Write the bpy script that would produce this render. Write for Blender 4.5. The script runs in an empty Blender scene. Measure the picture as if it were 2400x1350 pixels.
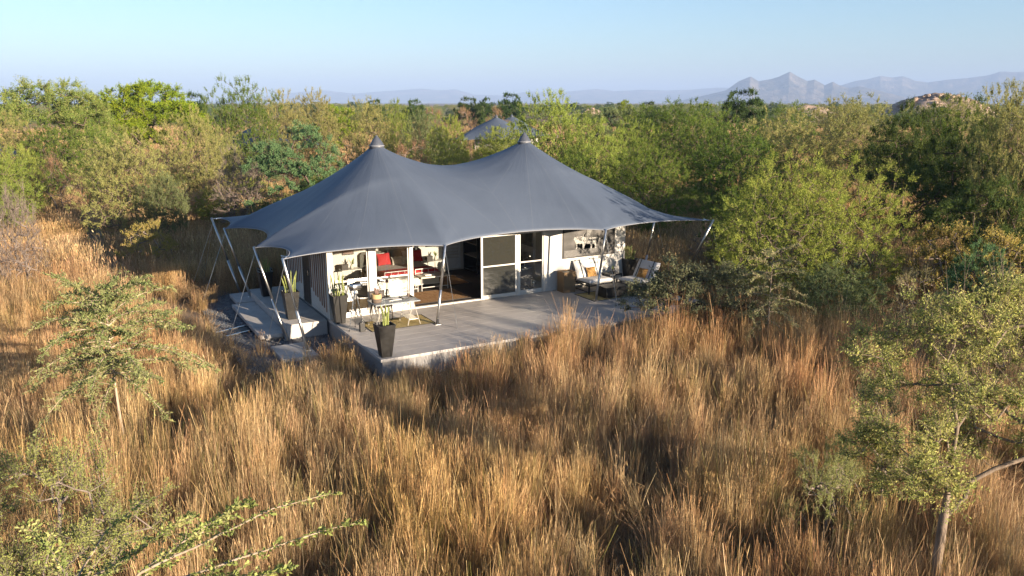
import bpy, bmesh, math, random
import numpy as np
from mathutils import Vector, Matrix
R = math.radians
SC = bpy.context.scene
COL = SC.collection

# ------------------------------------------------------------------ camera
cam_d = bpy.data.cameras.new('camera'); cam = bpy.data.objects.new('camera', cam_d); COL.objects.link(cam)
cam.location = (-6.76, -18.964, 6.5)
cam.rotation_euler = (R(90 - 13.03), 0, R(-29.3))
cam_d.sensor_width = 36; cam_d.lens = 28.2; cam_d.clip_end = 60000; cam_d.clip_start = 0.1
SC.camera = cam

# ------------------------------------------------------------------ sky and sun
SUN_DIR = Vector((0.342, -0.940, 0)).normalized()      # towards the sun, on the ground
SUN_EL = R(11.0)
W = bpy.data.worlds.new('World'); SC.world = W; W.use_nodes = True
nt = W.node_tree; nt.nodes.clear()
sky = nt.nodes.new('ShaderNodeTexSky'); sky.sky_type = 'NISHITA'; sky.sun_disc = False
sky.sun_elevation = SUN_EL; sky.sun_rotation = math.atan2(SUN_DIR.x, SUN_DIR.y)
sky.altitude = 250; sky.air_density = 1.0; sky.dust_density = 0.7; sky.ozone_density = 3.2
bgn = nt.nodes.new('ShaderNodeBackground'); bgn.inputs['Strength'].default_value = 0.055
wo = nt.nodes.new('ShaderNodeOutputWorld')
nt.links.new(sky.outputs[0], bgn.inputs['Color']); nt.links.new(bgn.outputs[0], wo.inputs['Surface'])
sd = bpy.data.lights.new('sun', 'SUN'); sd.energy = 5.0; sd.angle = R(0.55); sd.color = (1.0, 0.83, 0.63)
sun = bpy.data.objects.new('sun', sd); COL.objects.link(sun)
sv = Vector((SUN_DIR.x * math.cos(SUN_EL), SUN_DIR.y * math.cos(SUN_EL), math.sin(SUN_EL)))
sun.rotation_euler = sv.to_track_quat('Z', 'Y').to_euler()
sun.location = (10, -40, 30)
vs = SC.view_settings
vs.view_transform = 'Standard'; vs.look = 'None'; vs.gamma = 1.0; vs.use_curve_mapping = False
vs.exposure = 2.1
SC.render.engine = 'CYCLES'
cy = SC.cycles
cy.max_bounces = 7; cy.diffuse_bounces = 3; cy.glossy_bounces = 3; cy.transmission_bounces = 4
cy.transparent_max_bounces = 10; cy.volume_bounces = 0
cy.use_denoising = True; cy.caustics_reflective = False; cy.caustics_refractive = False
cy.sample_clamp_indirect = 6.0
cy.use_adaptive_sampling = True; cy.adaptive_threshold = 0.012

G = -0.62                                            # ground level; the terrace top is z = 0
RNG = np.random.default_rng(7)

# ------------------------------------------------------------------ helpers: properties
def tag(o, label=None, cat=None, group=None, kind=None):
    if label: o['label'] = label
    if cat: o['category'] = cat
    if group: o['group'] = group
    if kind: o['kind'] = kind
    return o
def thing(name, label, cat, loc=(0, 0, 0), rz=0.0, group=None):
    o = bpy.data.objects.new(name, None); COL.objects.link(o); o.empty_display_size = 0.1
    o.location = loc; o.rotation_euler = (0, 0, rz)
    return tag(o, label, cat, group)
def link(name, me, parent=None, loc=None):
    o = bpy.data.objects.new(name, me); COL.objects.link(o)
    if parent is not None: o.parent = parent
    if loc is not None: o.location = loc
    return o
def copy_tree(o, parent=None):
    c = o.copy(); COL.objects.link(c); c.parent = parent
    for ch in list(o.children): copy_tree(ch, c)
    return c

# ------------------------------------------------------------------ helpers: meshes
def np_mesh(name, v, f, mat=None, smooth=False, attrs=None):
    """v (n,3), f (m,k) constant k; attrs: dict name -> (n,4) point colours"""
    v = np.asarray(v, dtype=np.float32); f = np.asarray(f, dtype=np.int32)
    me = bpy.data.meshes.new(name)
    me.vertices.add(len(v)); me.vertices.foreach_set('co', v.ravel())
    m, k = f.shape
    me.loops.add(m * k); me.loops.foreach_set('vertex_index', f.ravel())
    me.polygons.add(m)
    me.polygons.foreach_set('loop_start', np.arange(0, m * k, k, dtype=np.int32))
    me.polygons.foreach_set('loop_total', np.full(m, k, dtype=np.int32))
    if smooth: me.polygons.foreach_set('use_smooth', np.ones(m, dtype=bool))
    if attrs:
        for n, a in attrs.items():
            at = me.attributes.new(n, 'FLOAT_COLOR', 'POINT')
            at.data.foreach_set('color', np.asarray(a, dtype=np.float32).ravel())
    me.update(calc_edges=True)
    if mat: me.materials.append(mat)
    return me

class MB:
    """collects simple shapes into one mesh"""
    def __init__(s): s.v = []; s.f = []
    def add(s, v, f):
        b = len(s.v); s.v += [tuple(p) for p in v]; s.f += [tuple(i + b for i in q) for q in f]; return s
    def box(s, x0, x1, y0, y1, z0, z1, m=None):
        v = [Vector(p) for p in ((x0,y0,z0),(x1,y0,z0),(x1,y1,z0),(x0,y1,z0),(x0,y0,z1),(x1,y0,z1),(x1,y1,z1),(x0,y1,z1))]
        if m is not None: v = [m @ p for p in v]
        return s.add(v, [(0,3,2,1),(4,5,6,7),(0,1,5,4),(1,2,6,5),(2,3,7,6),(3,0,4,7)])
    def tube(s, p0, p1, r0, r1=None, n=10, cap=True):
        p0 = Vector(p0); p1 = Vector(p1); r1 = r0 if r1 is None else r1
        d = (p1 - p0).normalized(); a = Vector((0,0,1)) if abs(d.z) < .9 else Vector((1,0,0))
        u = d.cross(a).normalized(); w = d.cross(u)
        v = []
        for p, r in ((p0, r0), (p1, r1)):
            for k in range(n):
                t = 2*math.pi*k/n; v.append(p + u*(r*math.cos(t)) + w*(r*math.sin(t)))
        f = [(k, (k+1) % n, n+(k+1) % n, n+k) for k in range(n)]
        f = [tuple(reversed(q)) for q in f]
        if cap: f += [tuple(range(n)), tuple(reversed(range(n, 2*n)))]
        return s.add(v, f)
    def path(s, pts, r, n=8):
        for a, b in zip(pts[:-1], pts[1:]): s.tube(a, b, r, r, n)
        return s
    def lathe(s, prof, n=20, c=(0,0,0), cap=True):
        v = []
        for r, z in prof:
            for k in range(n):
                t = 2*math.pi*k/n; v.append((c[0]+r*math.cos(t), c[1]+r*math.sin(t), c[2]+z))
        f = []
        for i in range(len(prof)-1):
            for k in range(n):
                f.append((i*n+k, i*n+(k+1) % n, (i+1)*n+(k+1) % n, (i+1)*n+k))
        if cap: f += [tuple(reversed(range(n))), tuple(range((len(prof)-1)*n, len(prof)*n))]
        return s.add(v, f)
    def frustum(s, b, t, z0, z1, c=(0,0), open_top=False):
        v = []
        for h, z in ((b, z0), (t, z1)):
            v += [(c[0]-h, c[1]-h, z), (c[0]+h, c[1]-h, z), (c[0]+h, c[1]+h, z), (c[0]-h, c[1]+h, z)]
        f = [(0,3,2,1),(0,1,5,4),(1,2,6,5),(2,3,7,6),(3,0,4,7)]
        if not open_top: f.append((4,5,6,7))
        return s.add(v, f)
    def cushion(s, w, d, h, m=None, n=14, p=5.0, puff=.35):
        """soft pad centred at the origin: superellipse outline, domed faces"""
        v = []; f = []
        for side in (1, -1):
            b = len(v)
            for i in range(n+1):
                for j in range(n+1):
                    a = -1+2*i/n; c = -1+2*j/n
                    a = math.copysign(abs(a)**.75, a); c = math.copysign(abs(c)**.75, c)
                    q = max(0.0, 1-abs(a)**p)*max(0.0, 1-abs(c)**p)
                    z = side*h/2*(q**.35)*(1-puff+puff*(1-a*a)*(1-c*c))
                    pin = 1-.05*puff*2*(abs(a)**4*(1-c*c)+0*abs(c))
                    v.append(Vector((a*w/2*pin, c*d/2*(1-.05*puff*2*abs(c)**4*(1-a*a)), z)))
            for i in range(n):
                for j in range(n):
                    q = (b+i*(n+1)+j, b+(i+1)*(n+1)+j, b+(i+1)*(n+1)+j+1, b+i*(n+1)+j+1)
                    f.append(q if side > 0 else tuple(reversed(q)))
        if m is not None: v = [m @ p_ for p_ in v]
        return s.add(v, f)
    def build(s, name, mat, parent=None, loc=None, smooth=False, bevel=0, auto=None):
        me = bpy.data.meshes.new(name); me.from_pydata([tuple(p) for p in s.v], [], s.f)
        if smooth: me.polygons.foreach_set('use_smooth', [True]*len(me.polygons))
        me.materials.append(mat); me.update()
        o = link(name, me, parent, loc)
        if bevel:
            b = o.modifiers.new('edge', 'BEVEL'); b.width = bevel; b.segments = 2; b.limit_method = 'ANGLE'; b.angle_limit = R(40)
        return o
def box(name, mat, x0, x1, y0, y1, z0, z1, parent=None, bevel=0.0):
    return MB().box(x0, x1, y0, y1, z0, z1).build(name, mat, parent, bevel=bevel)
def rotm(rx=0, ry=0, rz=0, loc=(0,0,0)):
    return Matrix.Translation(loc) @ Matrix.Rotation(rz, 4, 'Z') @ Matrix.Rotation(ry, 4, 'Y') @ Matrix.Rotation(rx, 4, 'X')

# ------------------------------------------------------------------ helpers: materials
class NT:
    def __init__(s, name):
        s.m = bpy.data.materials.new(name); s.m.use_nodes = True; s.t = s.m.node_tree; s.t.nodes.clear()
        s.out = s.n('OutputMaterial')
    def n(s, kind, **kw):
        x = s.t.nodes.new('ShaderNode' + kind)
        for k, v in kw.items(): setattr(x, k, v)
        return x
    def l(s, a, b): s.t.links.new(a, b)
    def val(s, node, key, v): node.inputs[key].default_value = v; return node
    def noise(s, scale, detail=4, rough=.55, vec=None, dist=0.0):
        x = s.n('TexNoise'); x.inputs['Scale'].default_value = scale; x.inputs['Detail'].default_value = detail
        x.inputs['Roughness'].default_value = rough; x.inputs['Distortion'].default_value = dist
        if vec is not None: s.l(vec, x.inputs['Vector'])
        return x.outputs['Fac']
    def ramp(s, fac, stops):
        r = s.n('ValToRGB'); e = r.color_ramp.elements
        while len(e) < len(stops): e.new(.5)
        for k, (p, c) in enumerate(stops): e[k].position = p; e[k].color = (*c, 1) if len(c) == 3 else c
        s.l(fac, r.inputs['Fac']); return r.outputs['Color']
    def math(s, op, a, b=None, c=None, clamp=False):
        x = s.n('Math', operation=op, use_clamp=clamp)
        for i, q in enumerate((a, b, c)):
            if q is None: continue
            if isinstance(q, (int, float)): x.inputs[i].default_value = q
            else: s.l(q, x.inputs[i])
        return x.outputs[0]
    def mix(s, fac, a, b, mode='MIX'):
        x = s.n('Mix', data_type='RGBA', blend_type=mode)
        for i, q in ((0, fac), (6, a), (7, b)):
            if isinstance(q, (int, float)): x.inputs[i].default_value = q
            elif isinstance(q, tuple): x.inputs[i].default_value = (*q, 1) if len(q) == 3 else q
            else: s.l(q, x.inputs[i])
        return x.outputs[2]
    def coord(s, which='Object'): return s.n('TexCoord').outputs[which]
    def scale(s, vec, sc, rot=(0,0,0)):
        m = s.n('Mapping'); m.inputs['Scale'].default_value = sc; m.inputs['Rotation'].default_value = rot
        s.l(vec, m.inputs['Vector']); return m.outputs[0]
    def bsdf(s, col, rough=.6, metal=0.0, spec=.5, bump=None, bstr=.2, bdist=.01):
        b = s.n('BsdfPrincipled')
        for k, q in (('Base Color', col), ('Roughness', rough), ('Metallic', metal)):
            if isinstance(q, tuple): b.inputs[k].default_value = (*q, 1)
            elif isinstance(q, (int, float)): b.inputs[k].default_value = q
            else: s.l(q, b.inputs[k])
        b.inputs['Specular IOR Level'].default_value = spec
        if bump is not None:
            bn = s.n('Bump'); bn.inputs['Strength'].default_value = bstr; bn.inputs['Distance'].default_value = bdist
            s.l(bump, bn.inputs['Height']); s.l(bn.outputs[0], b.inputs['Normal'])
        s.l(b.outputs[0], s.out.inputs['Surface']); return s.m

MATS = {}
def plain(name, col, rough=.6, metal=0.0, var=.12, scale=6.0, bstr=.12, spec=.4, bscale=60, stretch=(1,1,1)):
    """everyday painted / woven / metal surface: slight blotches, slight roughness change, fine bump"""
    if name in MATS: return MATS[name]
    t = NT(name); oc = t.scale(t.coord(), stretch)
    f = t.noise(scale, 5, .6, oc); g = t.noise(bscale, 3, .6, oc)
    c = t.ramp(f, [(.25, tuple(max(0, q*(1-var)) for q in col)), (.75, tuple(min(1, q*(1+var)) for q in col))])
    r = t.math('MULTIPLY_ADD', f, .22, rough-.11, clamp=True)
    MATS[name] = t.bsdf(c, r, metal, spec, g, bstr, .004)
    return MATS[name]

# ================================================================== LARGE STRUCTURE
# ---- ground sheet
def fbm(x, y, seed, s0, octs=5, gain=.5):
    """cheap value noise, vectorised"""
    x = np.asarray(x, float); y = np.asarray(y, float); out = np.zeros_like(x); amp = 1.0; tot = 0
    for o in range(octs):
        xs = x/s0; ys = y/s0; xi = np.floor(xs).astype(np.int64); yi = np.floor(ys).astype(np.int64)
        fx = xs-xi; fy = ys-yi; fx = fx*fx*(3-2*fx); fy = fy*fy*(3-2*fy)
        def h(a, b):
            n = (a*374761393 + b*668265263 + (seed+o*17)*1442695041) & 0xffffffff
            n = ((n ^ (n >> 13))*1274126177) & 0xffffffff
            return ((n ^ (n >> 16)) & 0xffff)/65535.0
        v = (h(xi, yi)*(1-fx)+h(xi+1, yi)*fx)*(1-fy)+(h(xi, yi+1)*(1-fx)+h(xi+1, yi+1)*fx)*fy
        out += amp*v; tot += amp; amp *= gain; s0 *= .5
    return out/tot
def ground_z(x, y):
    x = np.asarray(x, float); y = np.asarray(y, float)
    d = np.hypot(x-5, y-6)
    near = np.clip((d-13)/25, 0, 1)
    bump = (fbm(x, y, 3, 9.0, 3)-.5)*.35*near + (fbm(x, y, 5, 60.0, 3)-.5)*1.6*np.clip((d-40)/80, 0, 1)
    return G + bump
ax = np.concatenate([-np.geomspace(15000, 60, 26), np.arange(-50, 61, 2.0), np.geomspace(70, 15000, 26)])
gx, gy = np.meshgrid(ax, ax, indexing='ij'); n_ = len(ax)
gv = np.stack([gx, gy, ground_z(gx, gy)], -1).reshape(-1, 3)
ii, jj = np.meshgrid(np.arange(n_-1), np.arange(n_-1), indexing='ij'); k0 = (ii*n_+jj).ravel()
gf = np.stack([k0, k0+n_, k0+n_+1, k0+1], -1)
t = NT('dry_soil'); oc = t.coord()
c1 = t.ramp(t.noise(.9, 6, .65, oc), [(.3, (.085, .058, .036)), (.55, (.15, .10, .06)), (.75, (.21, .15, .09))])
c2 = t.ramp(t.noise(.035, 5, .6, oc), [(.35, (.13, .105, .05)), (.65, (.22, .15, .08))])
far = t.n('VectorMath', operation='LENGTH'); t.l(oc, far.inputs[0])
ff = t.math('MULTIPLY', t.math('SUBTRACT', far.outputs['Value'], 60.0), .01, clamp=True)
m_soil = t.bsdf(t.mix(ff, c1, c2), .95, 0, .1, t.noise(14, 6, .7, oc), .8, .06)
ground = link('ground', np_mesh('ground', gv, gf, m_soil, True)); tag(ground, 'dry brown soil under the tall grass', None, kind='structure')

# ---- dirt track leading away past the left end of the tent
PATH = [(-2.3, 5.2), (-3.1, 8.0), (-4.3, 12.0), (-5.3, 17.5), (-5.5, 24.0), (-5.25, 36.0), (-5.0, 55.0), (-6.3, 80.0)]
def path_pts(step=.6):
    out = []
    P = np.array(PATH)
    for i in range(len(P)-1):
        p0 = P[max(i-1, 0)]; p1 = P[i]; p2 = P[i+1]; p3 = P[min(i+2, len(P)-1)]
        n = max(2, int(np.linalg.norm(p2-p1)/step))
        for k in range(n):
            u = k/n
            out.append(.5*((2*p1)+(-p0+p2)*u+(2*p0-5*p1+4*p2-p3)*u*u+(-p0+3*p1-3*p2+p3)*u**3))
    return np.array(out)
PP = path_pts()
def path_dist(x, y):
    x = np.asarray(x, float); y = np.asarray(y, float)
    d = np.full(x.shape, 1e9)
    for p in PP[::2]: d = np.minimum(d, np.hypot(x-p[0], y-p[1]))
    return d
tg = np.gradient(PP, axis=0); tg /= np.linalg.norm(tg, axis=1)[:, None]; nm = np.stack([-tg[:, 1], tg[:, 0]], -1)
rows = []
for k, u in enumerate(np.linspace(-1, 1, 7)):
    wob = .85+.25*(fbm(np.arange(len(PP))*.7, np.full(len(PP), k*9.), 11, 3.0, 2)-.5)
    q = PP + nm*(u*wob)[:, None]
    z = ground_z(q[:, 0], q[:, 1]) + .03 + .05*(1-abs(u))*0 + (.02 if abs(u) < .9 else -.06)
    rows.append(np.column_stack([q, z]))
pv = np.stack(rows, 1).reshape(-1, 3); m7 = 7
i0, j0 = np.meshgrid(np.arange(len(PP)-1), np.arange(6), indexing='ij'); k0 = (i0*m7+j0).ravel()
pf = np.stack([k0, k0+1, k0+m7+1, k0+m7], -1)[:, ::-1]
t = NT('track_earth'); oc = t.coord()
c1 = t.ramp(t.noise(1.6, 6, .7, oc), [(.3, (.17, .125, .085)), (.7, (.30, .225, .155))])
m_track = t.bsdf(c1, .95, 0, .1, t.noise(22, 5, .7, oc), .6, .03)
o = link('path', np_mesh('path', pv, pf, m_track, True)); tag(o, 'pale dirt track winding away past the left end of the tent', None, kind='structure')

# ---- far mountains (two ranges, full relief)
def ridge(name, label, pts, dist, depth, mat, seed, rough):
    """pts: (pixel column, height in px over the skyline) -> azimuth and height at dist"""
    az0 = R(29.3)
    P = np.array(pts, float); A = np.arctan((P[:, 0]-1200)/1930.0)
    hh = P[:, 1]/1930.0*dist/np.cos(A)*np.cos(A)
    na, nd = 420, 56
    a = np.linspace(A[0], A[-1], na); h = np.interp(a, A, hh)
    s = np.linspace(-1, 1, nd)
    AA, SS = np.meshgrid(a, s, indexing='ij')
    rr = dist/np.cos(AA*.55) + SS*depth
    X = cam.location.x + rr*np.sin(az0+AA); Y = cam.location.y + rr*np.cos(az0+AA)
    nz = fbm(X, Y, seed, 900., 6, .55)
    rd = 1-np.abs(fbm(X, Y, seed+4, 620., 6, .55)*2-1)
    prof = np.clip(1-np.abs(SS)**1.15, 0, 1)
    rd2 = 1-np.abs(fbm(X, Y, seed+9, 260., 5, .6)*2-1)
    Z = h[:, None]*prof*(1-rough*np.clip(np.abs(SS)*3.4*(1-np.abs(SS)), 0, 1)*(1.1*(1-rd)+.5*(1-rd2))) + (nz-.5)*h[:, None]*.10*prof - 6
    v = np.stack([X, Y, Z], -1).reshape(-1, 3)
    i0, j0 = np.meshgrid(np.arange(na-1), np.arange(nd-1), indexing='ij'); k0 = (i0*nd+j0).ravel()
    f = np.stack([k0, k0+nd, k0+nd+1, k0+1], -1)[:, ::-1]
    o = link(name, np_mesh(name, v, f, mat, False)); tag(o, label, None, kind='structure'); return o
t = NT('mountain_rock'); oc = t.coord()
nf = t.noise(.006, 8, .62, oc); nf2 = t.noise(.03, 5, .6, oc)
c1 = t.ramp(nf, [(.40, (.05, .045, .04)), (.5, (.10, .08, .065)), (.62, (.20, .155, .125))])
m_rockfar = t.bsdf(t.mix(t.math('MULTIPLY', nf2, .5), c1, (.08, .085, .05)), .95, 0, .1, nf2, 1.0, 20.0)
ridge('mountains', 'hazy blue-violet mountain with the highest rocky summit', [(1560,1),(1640,18),(1700,32),(1728,52),(1755,63),(1775,52),(1800,56),(1822,62),(1846,73),(1866,62),(1888,52),(1905,55),(1930,42),(1948,50),(1962,43),(1985,36),(2010,40),(2060,30),(2120,15),(2180,2)], 6000, 700, m_rockfar, 21, .75)
ridge('mountains', 'long hazy range stretching behind the rocky outcrop', [(1880,10),(1960,38),(2000,50),(2030,54),(2058,62),(2085,59),(2110,61),(2140,50),(2170,46),(2210,52),(2260,55),(2310,60),(2335,68),(2370,66),(2420,70),(2500,60),(2600,40),(2700,8)], 8200, 900, m_rockfar, 33, .6)
ridge('mountains', 'pale distant range low along the centre skyline', [(420,0),(560,6),(640,18),(700,26),(760,30),(830,22),(900,28),(950,31),(985,34),(1030,30),(1070,32),(1110,20),(1180,18),(1240,28),(1300,24),(1360,30),(1400,33),(1440,28),(1500,31),(1560,29),(1620,31),(1680,36),(1740,34),(1820,30),(1900,20)], 11000, 1000, m_rockfar, 57, .5)

# ---- rocky outcrops on the plain
t = NT('outcrop_rock'); oc = t.coord()
c1 = t.ramp(t.noise(.16, 6, .65, oc), [(.3, (.17, .125, .095)), (.5, (.32, .235, .18)), (.7, (.42, .325, .255))])
m_rock = t.bsdf(c1, .92, 0, .15, t.noise(.9, 6, .7, oc), .9, .5)
def boulder_mesh(seed):
    bm = bmesh.new(); bmesh.ops.create_icosphere(bm, subdivisions=3, radius=1.0)
    r = np.random.default_rng(seed)
    pl = r.normal(size=(9, 3)); pl /= np.linalg.norm(pl, axis=1)[:, None]; dd = r.uniform(.55, .9, 9)
    for v in bm.verts:
        p = np.array(v.co)
        for q, d in zip(pl, dd):
            e = p@q-d
            if e > 0: p = p-q*e*.9
        p *= 1+.08*math.sin(5*p[0]+seed)*math.cos(4*p[1])
        v.co = p
    me = bpy.data.meshes.new('boulder'); bm.to_mesh(me); bm.free(); me.materials.append(m_rock); return me
BOULD = [boulder_mesh(s) for s in range(5)]
def outcrop(name, label, cx, cy, L, Wd, H, n, seed, base_h):
    r = np.random.default_rng(seed)
    root = thing(name, label, 'outcrop', (cx, cy, G))
    # mound
    nx = 28; u = np.linspace(-1, 1, nx); U, V = np.meshgrid(u, u, indexing='ij')
    ang = math.atan2(cy-cam.location.y, cx-cam.location.x)-math.pi/2
    zz = base_h*np.clip(1-(U**2+V**2), 0, 1)**.8*(.6+.8*fbm(U*10+50, V*10+50, seed, 4., 4)) - .5
    ca, sa = math.cos(ang), math.sin(ang)
    X = U*L*ca-V*Wd*sa; Y = U*L*sa+V*Wd*ca
    i0, j0 = np.meshgrid(np.arange(nx-1), np.arange(nx-1), indexing='ij'); k0 = (i0*nx+j0).ravel()
    link('mound', np_mesh('mound', np.stack([X, Y, zz], -1).reshape(-1, 3), np.stack([k0, k0+nx, k0+nx+1, k0+1], -1), m_rock), root)
    for k in range(n):
        uu = np.clip(r.normal(0, .42), -.95, .95); vv = r.uniform(-.75, .4)
        s = r.uniform(.5, 1.4)*H*.22*(1.15-abs(uu)*.6)
        z = base_h*max(0, 1-uu*uu-vv*vv)**.8*.95
        b = link('boulder', BOULD[k % 5], root, (uu*L*ca-vv*Wd*sa, uu*L*sa+vv*Wd*ca, z))
        b.scale = (s*r.uniform(1, 1.7), s*r.uniform(1, 1.5), s*r.uniform(.55, .9)); b.rotation_euler = (r.uniform(-.2, .2), r.uniform(-.2, .2), r.uniform(0, 6.3))
    return root
outcrop('rocky_outcrop', 'large pinkish granite outcrop with a knob on the right skyline', 310.4, 190.3, 24, 11, 4.2, 70, 5, 10.6)
outcrop('rocky_outcrop', 'small brown rock ridge below the mountain', 251.3, 202.4, 14, 6, 2.0, 20, 9, 5.6)
outcrop('rocky_outcrop', 'little pale pink rock pile on the centre skyline', 164.4, 227.5, 6, 4, 2.0, 12, 15, 5.4)

# ---- terrace, side platform and step slabs
t = NT('cement_board'); oc = t.coord()
f1 = t.noise(1.3, 6, .62, oc); f2 = t.noise(9, 4, .6, t.scale(oc, (.25, 1, 1)))
cc = t.ramp(t.math('MULTIPLY_ADD', f1, .7, t.math('MULTIPLY', f2, .3)), [(.3, (.30, .272, .25)), (.5, (.36, .33, .305)), (.72, (.41, .38, .353))])
m_cem = t.bsdf(cc, t.math('MULTIPLY_ADD', f1, .25, .42), 0, .35, t.noise(70, 4, .6, oc), .15, .004)
t = NT('pale_cement'); oc = t.coord()
cc = t.ramp(t.noise(2.2, 6, .62, oc), [(.3, (.32, .30, .285)), (.7, (.43, .405, .38))])
m_cem2 = t.bsdf(cc, .75, 0, .25, t.noise(60, 4, .6, oc), .2, .004)
ter = thing('terrace', 'wide grey cement terrace raised in front of the tent lodge', None, (0, 0, 0)); tag(ter, kind='structure')
box('foundation', plain('grey_render', (.235, .225, .22), .8, 0, .06, 1.2, .1), .03, 11.57, .03, 9.6, G-.3, -.062, ter, .006)
nb = 10
for k in range(nb):                                   # long boards running along the front
    y0 = k*.462
    box('board', m_cem, .0, 11.6, y0+.0015, y0+.4605, -.06, 0.0, ter, .004)
box('edge_strip', m_cem2, -.022, 11.62, -.024, -.002, -.075, .002, ter, .004)
box('edge_strip', m_cem2, -.022, -.0015, -.001, 4.62, -.075, .002, ter, .004)
sp = thing('side_platform', 'pale cement platform along the slatted end wall', None, (0, 0, 0)); tag(sp, kind='structure')
box('slab', m_cem2, -1.27, -.026, 4.72, 10.2, -.58, -.06, sp, .012)
for args, lab in (((-2.06, -1.29, 4.8, 9.2, -.42, -.3), 'low wide step slab along the left of the side platform'),
                  ((-1.96, -.96, 2.5, 3.9, -.52, -.4), 'low step slab nearest the camera left of the terrace'),
                  ((-1.85, -.75, 9.25, 10.75, -.40, -.27), 'far step slab beyond the dark planter')):
    s_ = box('step_slab', m_cem2, *args, None, .012); tag(s_, lab, 'step', 'step slabs at the left end')
    b2 = MB().box(args[0]+.12, args[1]-.06, args[2]+.12, args[3]-.1, G-.1, args[4]-.004).build('plinth', m_cem, s_)
# gravel bed
t = NT('gravel_dark'); oc = t.coord('Object'); ir = t.n('ObjectInfo').outputs['Random']
cc = t.ramp(t.noise(9, 3, .6, oc), [(.3, (.07, .075, .085)), (.6, (.15, .155, .165)), (.8, (.24, .24, .24))])
m_grav = t.bsdf(cc, .8, 0, .3, t.noise(90, 3, .6, oc), .5, .01)
gb = link('gravel_bed', np_mesh('gravel_bed', [(-2.95, 2.0, G+.10), (-.03, 2.0, G+.10), (-.03, 12.6, G+.13), (-2.6, 12.6, G+.13), (-3.1, 7, G+.12)], [(0, 1, 2, 3, 4)], m_grav)); tag(gb, 'dark gravel strip around the step slabs', None, kind='structure')
r = np.random.default_rng(3); NP = 9000
px = r.uniform(-3.0, -.05, NP); py = r.uniform(2.0, 12.5, NP); s = r.uniform(.010, .024, NP)
oct_v = np.array([(1,0,0),(0,1,0),(-1,0,0),(0,-1,0),(0,0,.7),(0,0,-.7)]); oct_f = np.array([(0,1,4),(1,2,4),(2,3,4),(3,0,4),(1,0,5),(2,1,5),(3,2,5),(0,3,5)])
an = r.uniform(0, 6.3, NP); jit = r.uniform(.7, 1.3, (NP, 6, 3))
vv = oct_v[None]*jit*s[:, None, None]
vx = vv[..., 0]*np.cos(an)[:, None]-vv[..., 1]*np.sin(an)[:, None]; vy = vv[..., 0]*np.sin(an)[:, None]+vv[..., 1]*np.cos(an)[:, None]
V3 = np.stack([vx+px[:, None], vy+py[:, None], vv[..., 2]+(G+.12+py*.0015)[:, None]], -1).reshape(-1, 3)
F3 = (oct_f[None]+np.arange(NP)[:, None, None]*6).reshape(-1, 3)
o = link('gravel', np_mesh('gravel', V3, F3, m_grav)); tag(o, 'loose dark grey gravel pebbles beside the steps', 'gravel', kind='stuff')

# ---- lodge house under the canopy
m_white = plain('white_wall_paint', (.50, .48, .445), .7, 0, .09, 2.0, .1)
m_frame = plain('cream_metal_frame', (.54, .52, .475), .35, 0, .04, 3.0, .03)
m_ceil = plain('ceiling_board', (.62, .60, .57), .8, 0, .05)
t = NT('dark_timber_floor'); oc = t.coord()
cc = t.ramp(t.noise(5, 5, .6, t.scale(oc, (1, .15, 1))), [(.3, (.020, .015, .012)), (.7, (.045, .034, .027))])
m_floor = t.bsdf(cc, .5, 0, .35, t.noise(30, 4, .6, oc), .15, .004)
t = NT('weathered_slat_wood'); oc = t.coord(); ir = t.n('ObjectInfo').outputs['Random']
cc = t.ramp(t.math('ADD', t.noise(6, 5, .65, t.scale(oc, (1, 1, .3))), t.math('MULTIPLY', t.math('SUBTRACT', ir, .5), .35)), [(.25, (.12, .06, .04)), (.5, (.24, .135, .09)), (.75, (.36, .23, .165))])
m_slat = t.bsdf(cc, .8, 0, .2, t.noise(40, 4, .6, t.scale(oc, (1, 1, .1))), .4, .004)
m_door = plain('black_stained_door', (.012, .011, .010), .5, 0, .2)
t = NT('window_glass'); fr = t.n('Fresnel'); fr.inputs['IOR'].default_value = 1.6
tr = t.n('BsdfTransparent'); tr.inputs['Color'].default_value = (.86, .88, .87, 1)
gl = t.n('BsdfGlossy'); gl.inputs['Roughness'].default_value = .015; gl.inputs['Color'].default_value = (.95, .95, .95, 1)
bn = t.n('Bump'); bn.inputs['Strength'].default_value = .06; bn.inputs['Distance'].default_value = .02; t.l(t.noise(1.4, 2, .5, t.coord()), bn.inputs['Height']); t.l(bn.outputs[0], gl.inputs['Normal'])
mx = t.n('MixShader'); t.l(t.math('MULTIPLY_ADD', fr.outputs[0], 1.1, .06, clamp=True), mx.inputs[0]); t.l(tr.outputs[0], mx.inputs[1]); t.l(gl.outputs[0], mx.inputs[2]); t.l(mx.outputs[0], t.out.inputs['Surface'])
m_glass = t.m
t = NT('screened_glass'); fr = t.n('Fresnel'); fr.inputs['IOR'].default_value = 1.7
tr = t.n('BsdfTransparent'); tr.inputs['Color'].default_value = (.30, .30, .27, 1)
gl = t.n('BsdfGlossy'); gl.inputs['Roughness'].default_value = .06
df = t.n('BsdfDiffuse'); df.inputs['Color'].default_value = (.05, .05, .042, 1)
m1 = t.n('MixShader'); m1.inputs[0].default_value = .55; t.l(tr.outputs[0], m1.inputs[1]); t.l(df.outputs[0], m1.inputs[2])
mx = t.n('MixShader'); t.l(t.math('MULTIPLY_ADD', fr.outputs[0], 1.4, .07, clamp=True), mx.inputs[0]); t.l(m1.outputs[0], mx.inputs[1]); t.l(gl.outputs[0], mx.inputs[2]); t.l(mx.outputs[0], t.out.inputs['Surface'])
m_screen = t.m

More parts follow.
